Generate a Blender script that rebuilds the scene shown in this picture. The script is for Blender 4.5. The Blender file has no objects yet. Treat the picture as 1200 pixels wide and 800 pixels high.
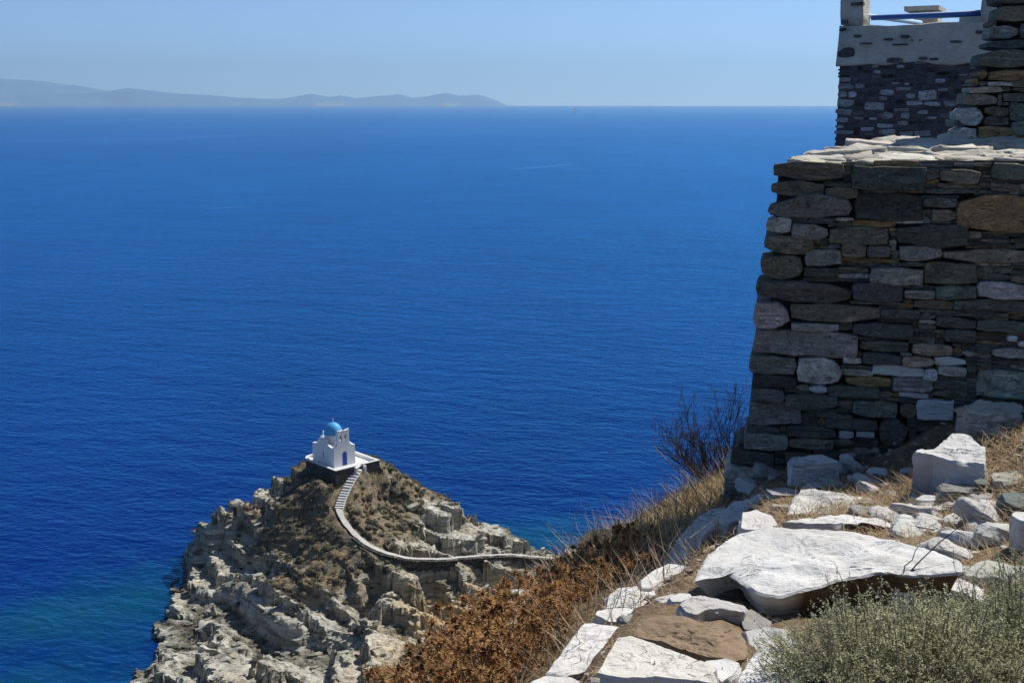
import bpy, bmesh, math, random
import numpy as np
from mathutils import Vector, Matrix
R = math.radians
scene = bpy.context.scene
col = scene.collection

# ------------------------------------------------------------------ camera
F_PX = 1400.0                      # focal length in pixels of a 1200 px wide picture
H = 68.5                           # eye height above the sea
PITCH = math.atan(279.8 / F_PX)
cam_d = bpy.data.cameras.new('camera'); cam = bpy.data.objects.new('camera', cam_d); col.objects.link(cam)
cam_d.sensor_width = 36.0; cam_d.lens = 36.0 * F_PX / 1200.0
cam_d.clip_start = 0.1; cam_d.clip_end = 120000.0
cam.location = (0, 0, H); cam.rotation_euler = (math.pi / 2 - PITCH, 0, 0)
scene.camera = cam

# ------------------------------------------------------------------ sky, sun, exposure
SUN_AZ, SUN_EL = R(49), R(48)      # azimuth clockwise from straight ahead (+Y)
world = bpy.data.worlds.new('World'); scene.world = world; world.use_nodes = True
wn = world.node_tree; wn.nodes.clear()
sky = wn.nodes.new('ShaderNodeTexSky'); sky.sky_type = 'NISHITA'; sky.sun_disc = False
sky.sun_elevation = SUN_EL; sky.sun_rotation = SUN_AZ
sky.altitude = 1000; sky.air_density = 0.5; sky.dust_density = 0.0; sky.ozone_density = 5.0
bg = wn.nodes.new('ShaderNodeBackground'); bg.inputs['Strength'].default_value = 0.105
wo = wn.nodes.new('ShaderNodeOutputWorld')
wn.links.new(sky.outputs[0], bg.inputs[0]); wn.links.new(bg.outputs[0], wo.inputs[0])
sun_d = bpy.data.lights.new('sun', 'SUN'); sun = bpy.data.objects.new('sun', sun_d); col.objects.link(sun)
sun_d.energy = 4.3; sun_d.angle = R(0.53); sun_d.color = (1.0, 0.955, 0.88)
sdir = Vector((math.sin(SUN_AZ) * math.cos(SUN_EL), math.cos(SUN_AZ) * math.cos(SUN_EL), math.sin(SUN_EL)))
sun.rotation_euler = sdir.to_track_quat('Z', 'Y').to_euler()
scene.view_settings.view_transform = 'Standard'; scene.view_settings.look = 'None'
scene.view_settings.exposure = 0.48; scene.view_settings.gamma = 1.0
scene.view_settings.use_curve_mapping = False
scene.cycles.max_bounces = 6; scene.cycles.diffuse_bounces = 3; scene.cycles.glossy_bounces = 2
scene.cycles.transmission_bounces = 2; scene.cycles.volume_bounces = 0

# ------------------------------------------------------------------ helpers
rng = np.random.default_rng(7); random.seed(7)
cp, sp = math.cos(PITCH), math.sin(PITCH)

def ray(x, y):
    u = (x - 600) / F_PX; v = (400 - y) / F_PX
    return np.array([u, cp + v * sp, -sp + v * cp])

def P(x, y, Y):                    # the point of the place seen at photo position x, y at distance Y ahead (z from the sea)
    d = ray(x, y); p = d * (Y / d[1]); p[2] += H
    return p

def vhash(ix, iy, iz, seed):
    h = (ix.astype(np.int64) * 374761393 + iy.astype(np.int64) * 668265263 + iz.astype(np.int64) * 2147483647 + seed * 974711) & 0xffffffff
    h = ((h ^ (h >> 13)) * 1274126177) & 0xffffffff
    h = ((h ^ (h >> 16)) * 2246822519) & 0xffffffff
    return ((h ^ (h >> 15)) & 0xffffff) / float(0xffffff)

def vnoise(p, seed=0):
    p = np.asarray(p, float); i = np.floor(p).astype(np.int64); f = p - i; f = f * f * f * (f * (f * 6 - 15) + 10)
    out = 0
    for a in (0, 1):
        wx = f[:, 0] if a else 1 - f[:, 0]
        for b in (0, 1):
            wy = f[:, 1] if b else 1 - f[:, 1]
            for c in (0, 1):
                wz = f[:, 2] if c else 1 - f[:, 2]
                out = out + wx * wy * wz * vhash(i[:, 0] + a, i[:, 1] + b, i[:, 2] + c, seed)
    return out * 2 - 1

def fbm(p, octaves=4, seed=0, gain=.5):
    p = np.asarray(p, float); s = 0; a = 1
    for k in range(octaves):
        s = s + a * vnoise(p * (2 ** k) + 17.3 * k, seed + k); a *= gain
    return s

def cells(p, seed=0):              # per Voronoi cell (2-D): a random value, distance to the cell border, and a tilted facet inside it
    i = np.floor(p).astype(np.int64); best = np.full(len(p), 9e9); sec = best.copy(); val = np.zeros(len(p)); fx = val.copy(); fy = val.copy()
    z = np.zeros(len(p), np.int64)
    for a in (-1, 0, 1):
        for b in (-1, 0, 1):
            cx, cy = i[:, 0] + a, i[:, 1] + b
            px = cx + vhash(cx, cy, z, seed); py = cy + vhash(cx, cy, z, seed + 5)
            d = np.hypot(px - p[:, 0], py - p[:, 1]); n = d < best
            sec = np.where(n, best, np.minimum(sec, d)); val = np.where(n, vhash(cx, cy, z, seed + 9), val)
            fx = np.where(n, (p[:, 0] - px) * (vhash(cx, cy, z, seed + 13) * 2 - 1), fx); fy = np.where(n, (p[:, 1] - py) * (vhash(cx, cy, z, seed + 17) * 2 - 1), fy)
            best = np.where(n, d, best)
    return val, sec - best, fx, fy

def tps(pts, vals, lam=0.0):
    n = len(pts); d = np.linalg.norm(pts[:, None] - pts[None], axis=2)
    K = np.where(d > 0, d * d * np.log(d + 1e-9), 0) + lam * np.eye(n)
    A = np.zeros((n + 3, n + 3)); A[:n, :n] = K; A[:n, n] = 1; A[:n, n + 1:] = pts; A[n, :n] = 1; A[n + 1:, :n] = pts.T
    w = np.linalg.solve(A, np.r_[vals, 0, 0, 0])
    def ev(q):
        out = np.empty(len(q))
        for s in range(0, len(q), 20000):
            qq = q[s:s + 20000]; d2 = ((qq[:, None] - pts[None]) ** 2).sum(2)
            out[s:s + 20000] = .5 * (d2 * np.log(d2 + 1e-18)) @ w[:n] + w[n] + qq @ w[n + 1:]
        return out
    return ev

def tag(o, label=None, cat=None, group=None, kind=None):
    if label: o['label'] = label
    if cat: o['category'] = cat
    if group: o['group'] = group
    if kind: o['kind'] = kind
    return o

def mesh_np(name, V, Fq, mats, smooth=True, matidx=None):
    V = np.asarray(V, np.float32).reshape(-1, 3); Fq = np.asarray(Fq, np.int32)
    n = Fq.shape[1]; me = bpy.data.meshes.new(name)
    me.vertices.add(len(V)); me.vertices.foreach_set('co', V.ravel())
    me.loops.add(Fq.size); me.loops.foreach_set('vertex_index', Fq.ravel())
    me.polygons.add(len(Fq)); me.polygons.foreach_set('loop_start', np.arange(0, Fq.size, n, dtype=np.int32))
    me.polygons.foreach_set('use_smooth', np.full(len(Fq), smooth))
    for m in (mats if isinstance(mats, (list, tuple)) else [mats]): me.materials.append(m)
    if matidx is not None: me.polygons.foreach_set('material_index', np.asarray(matidx, np.int32))
    me.update(calc_edges=True); me.validate(); return me

def mesh_py(name, V, F, mats, smooth=False):
    me = bpy.data.meshes.new(name); me.from_pydata([tuple(v) for v in V], [], F)
    for m in (mats if isinstance(mats, (list, tuple)) else [mats]): me.materials.append(m)
    if smooth: me.polygons.foreach_set('use_smooth', [True] * len(me.polygons))
    me.update(); return me

def link(name, me, parent=None, loc=None, color=None):
    o = bpy.data.objects.new(name, me); col.objects.link(o)
    if parent: o.parent = parent
    if loc is not None: o.location = loc
    if color is not None: o.color = (*color, 1)
    return o

def empty(name, loc, rz=0):
    o = bpy.data.objects.new(name, None); col.objects.link(o); o.location = loc; o.rotation_euler.z = rz
    o.empty_display_size = .2
    return o

def grid_faces(nx, ny):
    i = np.arange((nx - 1) * (ny - 1)); a = i // (nx - 1) * nx + i % (nx - 1)
    return np.c_[a, a + 1, a + 1 + nx, a + nx]

class MB:                           # boxes, prisms, tubes and lathes collected into ONE mesh
    def __init__(s): s.v = []; s.f = []
    def add(s, V, F):
        o = len(s.v); s.v += [tuple(v) for v in V]; s.f += [tuple(i + o for i in f) for f in F]
    def box(s, x0, y0, z0, x1, y1, z1):
        s.add([(x0, y0, z0), (x1, y0, z0), (x1, y1, z0), (x0, y1, z0), (x0, y0, z1), (x1, y0, z1), (x1, y1, z1), (x0, y1, z1)],
              [(0, 3, 2, 1), (4, 5, 6, 7), (0, 1, 5, 4), (1, 2, 6, 5), (2, 3, 7, 6), (3, 0, 4, 7)])
    def prism(s, poly, axis, a, b):  # polygon extruded along x ('x': poly is (y,z)), y ('y': poly is (x,z)) or z
        n = len(poly)
        def pt(p, t): return (t, p[0], p[1]) if axis == 'x' else ((p[0], t, p[1]) if axis == 'y' else (p[0], p[1], t))
        s.add([pt(p, a) for p in poly] + [pt(p, b) for p in poly],
              [tuple(range(n - 1, -1, -1)), tuple(range(n, 2 * n))] + [(i, (i + 1) % n, n + (i + 1) % n, n + i) for i in range(n)])
    def lathe(s, prof, seg, cx=0, cy=0):
        V = []; F = []
        for r, z in prof:
            for k in range(seg):
                a = 2 * math.pi * k / seg; V.append((cx + r * math.cos(a), cy + r * math.sin(a), z))
        for i in range(len(prof) - 1):
            for k in range(seg):
                k2 = (k + 1) % seg; F.append((i * seg + k, i * seg + k2, (i + 1) * seg + k2, (i + 1) * seg + k))
        F.append(tuple(range(seg - 1, -1, -1))); F.append(tuple(len(V) - seg + k for k in range(seg)))
        s.add(V, F)
    def tube(s, pts, r0, r1, seg=4):
        pts = [Vector(p) for p in pts]; n = len(pts); o = len(s.v); prev = None
        for i, p in enumerate(pts):
            d = (pts[min(i + 1, n - 1)] - pts[max(i - 1, 0)]).normalized()
            if prev is None: prev = d.orthogonal().normalized()
            u = (prev - d * prev.dot(d)); u = u.normalized() if u.length > 1e-6 else d.orthogonal().normalized(); prev = u
            w = d.cross(u); r = r0 + (r1 - r0) * i / max(1, n - 1)
            for k in range(seg):
                a = 2 * math.pi * k / seg; q = p + (u * math.cos(a) + w * math.sin(a)) * r; s.v.append(tuple(q))
        for i in range(n - 1):
            for k in range(seg):
                k2 = (k + 1) % seg; s.f.append((o + i * seg + k, o + i * seg + k2, o + (i + 1) * seg + k2, o + (i + 1) * seg + k))
        s.f.append(tuple(o + (n - 1) * seg + k for k in range(seg)))
    def mesh(s, name, mats, smooth=False):
        me = mesh_py(name, s.v, s.f, mats, smooth)
        bm = bmesh.new(); bm.from_mesh(me); bmesh.ops.recalc_face_normals(bm, faces=bm.faces); bm.to_mesh(me); bm.free()
        return me

# ------------------------------------------------------------------ materials
class NT:
    def __init__(s, name, rough=.85, spec=.3):
        s.m = bpy.data.materials.new(name); s.m.use_nodes = True; s.t = s.m.node_tree
        s.b = s.t.nodes['Principled BSDF']; s.b.inputs['Roughness'].default_value = rough
        s.b.inputs['Specular IOR Level'].default_value = spec
    def n(s, typ, ins=None, **props):
        nd = s.t.nodes.new('ShaderNode' + typ)
        for k, v in props.items(): setattr(nd, k, v)
        for k, v in (ins or {}).items():
            if isinstance(v, bpy.types.NodeSocket): s.t.links.new(v, nd.inputs[k])
            else: nd.inputs[k].default_value = v
        return nd
    def set(s, k, v):
        if isinstance(v, bpy.types.NodeSocket): s.t.links.new(v, s.b.inputs[k])
        else: s.b.inputs[k].default_value = v
    def ramp(s, fac, stops, interp='LINEAR'):
        nd = s.t.nodes.new('ShaderNodeValToRGB'); e = nd.color_ramp.elements; nd.color_ramp.interpolation = interp
        while len(e) < len(stops): e.new(0.5)
        for q, (p, c) in zip(e, stops):
            q.position = p; q.color = (*c, 1) if len(c) == 3 else c
        s.t.links.new(fac, nd.inputs[0]); return nd.outputs[0]
    def g(s, fac, a, b): return s.ramp(fac, [(a, (0, 0, 0)), (b, (1, 1, 1))])
    def mix(s, fac, a, b, mode='MIX'):
        nd = s.t.nodes.new('ShaderNodeMix'); nd.data_type = 'RGBA'; nd.blend_type = mode
        for k, v in ((0, fac), (6, a), (7, b)):
            if isinstance(v, bpy.types.NodeSocket): s.t.links.new(v, nd.inputs[k])
            elif k == 0: nd.inputs[0].default_value = v
            else: nd.inputs[k].default_value = (*v, 1)
        return nd.outputs[2]
    def math(s, op, a, b=0.0, c=0.0):
        nd = s.t.nodes.new('ShaderNodeMath'); nd.operation = op
        for k, v in enumerate((a, b, c)):
            if isinstance(v, bpy.types.NodeSocket): s.t.links.new(v, nd.inputs[k])
            else: nd.inputs[k].default_value = v
        return nd.outputs[0]
    def noise(s, vec, scale, detail=4, rough=.55, dist=0.0):
        return s.n('TexNoise', {'Vector': vec, 'Scale': scale, 'Detail': detail, 'Roughness': rough, 'Distortion': dist}).outputs[0]
    def map(s, vec, scale=(1, 1, 1), rot=(0, 0, 0), loc=(0, 0, 0)):
        return s.n('Mapping', {'Vector': vec, 'Scale': scale, 'Rotation': rot, 'Location': loc}).outputs[0]
    def bump(s, h, dist, strength=1.0, normal=None):
        ins = {'Height': h, 'Distance': dist, 'Strength': strength}
        if normal is not None: ins['Normal'] = normal
        o = s.n('Bump', ins).outputs[0]; s.t.links.new(o, s.b.inputs['Normal']); return o
    def pos(s): return s.n('NewGeometry').outputs['Position']
    def obj(s): return s.n('TexCoord').outputs['Object']

def m_plain(name, c, rough=.8, spec=.3, var=.15, scale=3.0, bump=0.0):
    t = NT(name, rough, spec); p = t.pos(); n = t.noise(p, scale, 5)
    t.set('Base Color', t.mix(n, tuple(x * (1 - var) for x in c), tuple(min(1, x * (1 + var)) for x in c)))
    if bump: t.bump(t.noise(p, scale * 6, 6, .65), bump)
    return t.m

def m_stone(name, scale=1.0, speck=.5):
    """schist: the object's colour, split along the bedding, mottled, with lichen crust, rust and grain"""
    t = NT(name, .85, .25); p = t.obj()
    oi = t.n('ObjectInfo'); c = oi.outputs['Color']; rnd = oi.outputs['Random']
    off = t.n('VectorMath', {0: p, 1: t.n('CombineXYZ', {0: t.math('MULTIPLY', rnd, 37), 1: t.math('MULTIPLY', rnd, 91), 2: t.math('MULTIPLY', rnd, 53)}).outputs[0]}, operation='ADD').outputs[0]
    tilt = t.map(off, (4 * scale, 4 * scale, 24 * scale), (0, .15, 0))
    band = t.noise(tilt, 1.0, 6, .68, 1.2)
    mott = t.noise(off, 12 * scale, 6, .7)
    fine = t.noise(off, 55 * scale, 5, .72)
    v = t.math('ADD', t.math('MULTIPLY', band, .55), t.math('MULTIPLY', mott, 1.7))
    v = t.math('ADD', v, t.math('MULTIPLY', fine, .75))
    k = t.n('MapRange', {'Value': v, 'From Min': 1.05, 'From Max': 2.0, 'To Min': .22, 'To Max': 2.15}).outputs[0]
    cc = t.mix(1.0, c, t.n('CombineColor', {0: k, 1: k, 2: k}).outputs[0], 'MULTIPLY')
    rust = t.g(t.noise(off, 4.3 * scale, 5, .65), .54, .70)
    cc = t.mix(t.math('MULTIPLY', rust, .5), cc, (.17, .10, .05))
    split = t.ramp(t.math('ABSOLUTE', t.math('SUBTRACT', band, .5)), [(0, (1, 1, 1)), (.018, (0, 0, 0))])
    sw = t.g(mott, .48, .6)
    split = t.math('MULTIPLY', split, sw)
    cc = t.mix(t.math('MULTIPLY', split, .8), cc, (.012, .011, .01))
    lich = t.g(t.noise(off, 26 * scale, 6, .75), .60, .64)
    patch = t.g(t.noise(off, 2.6 * scale, 3, .5), .54, .62)
    cc = t.mix(t.math('MULTIPLY', t.math('MULTIPLY', lich, patch), speck), cc, (.46, .46, .43))
    t.set('Base Color', cc)
    h = t.math('ADD', t.math('MULTIPLY', band, .6), t.math('MULTIPLY', fine, .45))
    h = t.math('SUBTRACT', t.math('ADD', h, t.math('MULTIPLY', mott, .9)), t.math('MULTIPLY', split, .5))
    t.bump(h, .035 / scale, 1.0)
    return t.m

def m_marble(name, scale=1.0, brown_shade=False):
    """pale marble: object colour, grey lichen crust in patches, fine dark cracks and ochre stains"""
    t = NT(name, .75, .3); p = t.pos(); c = t.n('ObjectInfo').outputs['Color']
    warp = t.noise(t.map(p, (1, 1, 2.5)), 3.0 * scale, 5, .6)
    crack = t.n('TexNoise', {'Vector': t.map(p, (4.5 * scale, 6.5 * scale, 30 * scale), (.25, .2, .5)), 'Scale': 1.0, 'Detail': 6, 'Roughness': .62, 'Distortion': 1.4}).outputs[0]
    line = t.math('ABSOLUTE', t.math('SUBTRACT', crack, .5))
    thin = t.ramp(line, [(0, (1, 1, 1)), (.012, (0, 0, 0))])
    where = t.g(t.noise(p, 5 * scale, 3, .5), .5, .62)
    fine = t.noise(p, 90 * scale, 5, .7)
    cc = t.mix(t.g(warp, .3, .7), c, t.mix(1.0, c, (.86, .84, .80), 'MULTIPLY'))
    grey = t.math('MULTIPLY', t.g(t.noise(p, 11 * scale, 6, .72), .55, .66), t.g(t.noise(p, 2.0 * scale, 3, .5), .47, .6))
    cc = t.mix(t.math('MULTIPLY', grey, .55), cc, (.26, .25, .22))
    och = t.g(t.noise(p, 3.1 * scale, 4, .6), .6, .75)
    cc = t.mix(t.math('MULTIPLY', och, .3), cc, (.42, .31, .19))
    cc = t.mix(t.math('MULTIPLY', t.math('MULTIPLY', thin, where), .75), cc, (.09, .075, .06))
    if brown_shade:                      # steep right-hand sides darkened: shade painted in together with a brown stain
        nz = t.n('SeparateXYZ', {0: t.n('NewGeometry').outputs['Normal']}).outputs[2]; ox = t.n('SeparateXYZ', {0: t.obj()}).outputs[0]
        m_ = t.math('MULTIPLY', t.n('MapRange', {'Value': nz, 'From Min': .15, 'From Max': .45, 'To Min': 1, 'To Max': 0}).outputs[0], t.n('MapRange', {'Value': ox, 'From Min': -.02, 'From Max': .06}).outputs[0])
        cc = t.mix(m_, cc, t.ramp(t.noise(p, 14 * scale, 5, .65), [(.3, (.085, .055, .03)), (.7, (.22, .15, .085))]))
    t.set('Base Color', cc)
    h = t.math('SUBTRACT', t.math('ADD', t.math('MULTIPLY', crack, .7), t.math('MULTIPLY', fine, .16)), t.math('MULTIPLY', t.math('MULTIPLY', thin, where), .25))
    t.bump(h, .03 / scale, .8)
    return t.m

MAT = {}
MAT['stone'] = m_stone('schist')
MAT['stone_far'] = m_stone('schist_far', .6)
MAT['marble'] = m_marble('marble')
MAT['brown_shade'] = m_marble('marble_brown_shaded_side', 1.0, True)
MAT['cope'] = m_marble('weathered_slab', .8)
MAT['core'] = m_plain('wall_core', (.085, .078, .066), .95, .1, .6, 9, .04)
MAT['mortar'] = m_plain('dark_mortar', (.13, .122, .122), .95, .1, .35, 11, .02)
MAT['plaster'] = m_plain('old_plaster', (.80, .69, .58), .95, .1, .35, 5, .06)
MAT['white'] = m_plain('whitewash', (.74, .74, .75), .8, .2, .06, 1.2, .02)
MAT['white_floor'] = m_plain('whitewashed_paving', (.62, .61, .58), .85, .2, .14, 2.5, .02)
MAT['path'] = m_plain('worn_white_path', (.50, .48, .44), .9, .15, .28, 1.6, .03)
MAT['dome'] = m_plain('dome_blue', (.075, .38, .70), .6, .3, .1, .8)
MAT['door'] = m_plain('door_blue', (.02, .10, .45), .55, .3, .1, 2)
MAT['pole'] = m_plain('blue_paint', (.055, .16, .42), .6, .3, .15, 6)
MAT['pole_pale'] = m_plain('pale_blue_paint', (.42, .56, .70), .6, .3, .1, 6)
MAT['bell'] = m_plain('bell_bronze', (.10, .12, .10), .45, .5, .2, 4)
def m_drywall():
    t = NT('dry_wall_stone', .9, .15); p = t.map(t.pos(), (2.2, 2.2, 4.6)); v = t.n('TexVoronoi', {'Vector': p, 'Scale': 1.0}); e = t.n('TexVoronoi', {'Vector': p, 'Scale': 1.0}, feature='DISTANCE_TO_EDGE').outputs['Distance']
    c = t.ramp(v.outputs['Color'], [(0, (.05, .046, .04)), (.5, (.11, .10, .085)), (1, (.22, .20, .17))])
    t.set('Base Color', t.mix(t.g(e, .02, .1), (.025, .022, .02), c)); t.bump(t.g(e, .0, .18), .12); return t.m
MAT['drywall'] = m_drywall()
MAT['yellow'] = m_plain('yellow_grass', (.60, .45, .22), .8, .25, .4, 3)
MAT['wood_grey'] = m_plain('grey_twig', (.21, .17, .13), .85, .2, .3, 12)
MAT['wood_dead'] = m_plain('dead_twig', (.085, .068, .055), .85, .2, .3, 12)
MAT['stalk'] = m_plain('pale_stalk', (.36, .28, .19), .85, .2, .25, 20)
MAT['thistle'] = m_plain('dry_thistle', (.20, .115, .055), .85, .2, .6, 7)
MAT['bract'] = m_plain('dry_bract', (.36, .19, .075), .8, .2, .45, 8)
MAT['bract_core'] = m_plain('thistle_core', (.15, .075, .035), .9, .2, .4, 20)
MAT['straw'] = m_plain('straw', (.36, .255, .14), .8, .25, .5, 9)
MAT['leaf'] = m_plain('grey_leaf', (.27, .27, .175), .75, .25, .5, 16)
MAT['leaf_dark'] = m_plain('green_leaf', (.16, .20, .11), .7, .3, .45, 16)
MAT['sail'] = m_plain('sail_cloth', (.85, .85, .83), .7, .2, .02, 1)
MAT['hull'] = m_plain('boat_hull', (.75, .75, .74), .4, .5, .02, 1)

def m_shrub():
    t = NT('scrub_leaf', .85, .15); c = t.n('ObjectInfo').outputs['Color']; p = t.pos()
    t.set('Base Color', t.mix(1.0, c, t.ramp(t.noise(p, 4, 4), [(.3, (.6, .6, .6)), (.7, (1.5, 1.45, 1.3))]), 'MULTIPLY'))
    return t.m
MAT['scrub'] = m_shrub()

def leafy_mat(name, c, tl, rv=.0):
    t = NT(name, .75, .25); p = t.pos(); n = t.math('ADD', t.math('MULTIPLY', t.noise(p, 22, 4), .55), t.math('MULTIPLY', t.noise(p, 5.5, 3), .45))
    cc = t.mix(t.g(n, .36, .64), tuple(x * .5 for x in c), tuple(min(.9, x * 1.3) for x in c)); cc = t.mix(t.math('MULTIPLY', t.n('ObjectInfo').outputs['Random'], rv), cc, tuple(x * .3 for x in c)); t.set('Base Color', cc)
    tr = t.n('BsdfTranslucent', {'Color': cc}); mx = t.n('MixShader', {0: tl, 1: t.b.outputs[0], 2: tr.outputs[0]})
    t.t.links.new(mx.outputs[0], t.t.nodes['Material Output'].inputs['Surface']); return t.m
MAT['leaf'] = leafy_mat('grey_leaf', (.60, .60, .36), .45); MAT['leaf_dark'] = leafy_mat('green_leaf', (.43, .47, .27), .45)
MAT['thistle'] = leafy_mat('dry_thistle', (.56, .32, .145), .38, .35); MAT['bract'] = leafy_mat('dry_bract', (.86, .46, .18), .38, .25)

def m_ground():
    t = NT('dry_soil', .95, .1); p = t.pos()
    a = t.noise(p, 5, 6, .65); b = t.noise(p, 38, 5, .7)
    c = t.ramp(a, [(.3, (.115, .075, .048)), (.5, (.23, .165, .10)), (.7, (.33, .25, .155))])
    c = t.mix(1.0, c, t.ramp(b, [(.3, (.55, .55, .55)), (.7, (1.35, 1.35, 1.35))]), 'MULTIPLY')
    t.set('Base Color', c); t.bump(t.math('ADD', t.math('MULTIPLY', a, .6), t.math('MULTIPLY', b, .4)), .05)
    return t.m
MAT['ground'] = m_ground()

def m_hill():
    t = NT('dry_hillside', .95, .1); p = t.pos()
    a = t.noise(p, 1.1, 6, .65); b = t.noise(p, 22, 5, .7); y = t.noise(p, .33, 3, .5)
    c = t.ramp(a, [(.3, (.075, .055, .035)), (.5, (.155, .11, .065)), (.7, (.24, .18, .10))])
    c = t.mix(t.math('MULTIPLY', t.g(y, .5, .6), .5), c, (.16, .14, .075))
    c = t.mix(1.0, c, t.ramp(b, [(.3, (.5, .5, .5)), (.7, (1.4, 1.4, 1.4))]), 'MULTIPLY')
    t.set('Base Color', c); t.bump(t.math('ADD', t.math('MULTIPLY', a, .6), t.math('MULTIPLY', b, .4)), .07)
    return t.m
MAT['hill'] = m_hill()

def m_headland():
    t = NT('headland_rock', .9, .15); p = t.pos()
    veg = t.n('Attribute', attribute_name='scrub_cover').outputs['Fac']
    tint = t.n('Attribute', attribute_name='rock_tint').outputs['Fac']
    strata = t.noise(t.map(p, (.16, .16, 1.9), (.2, .22, .3)), 1.0, 7, .62, .5)
    mot = t.noise(p, .55, 6, .62); fine = t.noise(p, 3.2, 5, .68)
    rock = t.ramp(strata, [(.33, (.13, .118, .092)), (.45, (.35, .328, .265)), (.55, (.50, .475, .395)), (.68, (.62, .59, .50))])
    rock = t.mix(t.g(mot, .42, .68), rock, t.mix(1.0, rock, (.70, .73, .74), 'MULTIPLY'))
    rock = t.mix(tint, rock, t.mix(1.0, rock, (1.12, .93, .68), 'MULTIPLY'))
    rock = t.mix(1.0, rock, t.ramp(fine, [(.3, (.8, .8, .8)), (.68, (1.15, 1.15, 1.15))]), 'MULTIPLY')
    wet = t.n('MapRange', {'Value': t.math('ADD', t.n('SeparateXYZ', {0: p}).outputs[2], t.math('MULTIPLY', mot, .8)), 'From Min': .7, 'From Max': 1.3, 'To Min': 1, 'To Max': 0}).outputs[0]
    rock = t.mix(wet, rock, t.mix(1.0, rock, (.28, .27, .24), 'MULTIPLY'))
    soil = t.ramp(t.noise(p, .85, 6, .66), [(.3, (.09, .083, .058)), (.46, (.17, .145, .096)), (.58, (.27, .195, .115)), (.75, (.33, .29, .22))])
    soil = t.mix(1.0, soil, t.ramp(fine, [(.32, (.45, .45, .45)), (.66, (1.35, 1.35, 1.35))]), 'MULTIPLY')
    k = t.g(t.math('ADD', veg, t.math('MULTIPLY', t.math('SUBTRACT', fine, .5), .7)), .42, .58)
    t.set('Base Color', t.mix(k, rock, soil))
    h = t.math('ADD', t.math('MULTIPLY', strata, .9), t.math('MULTIPLY', fine, .5))
    t.bump(h, .55, .85)
    return t.m
MAT['headland'] = m_headland()

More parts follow.
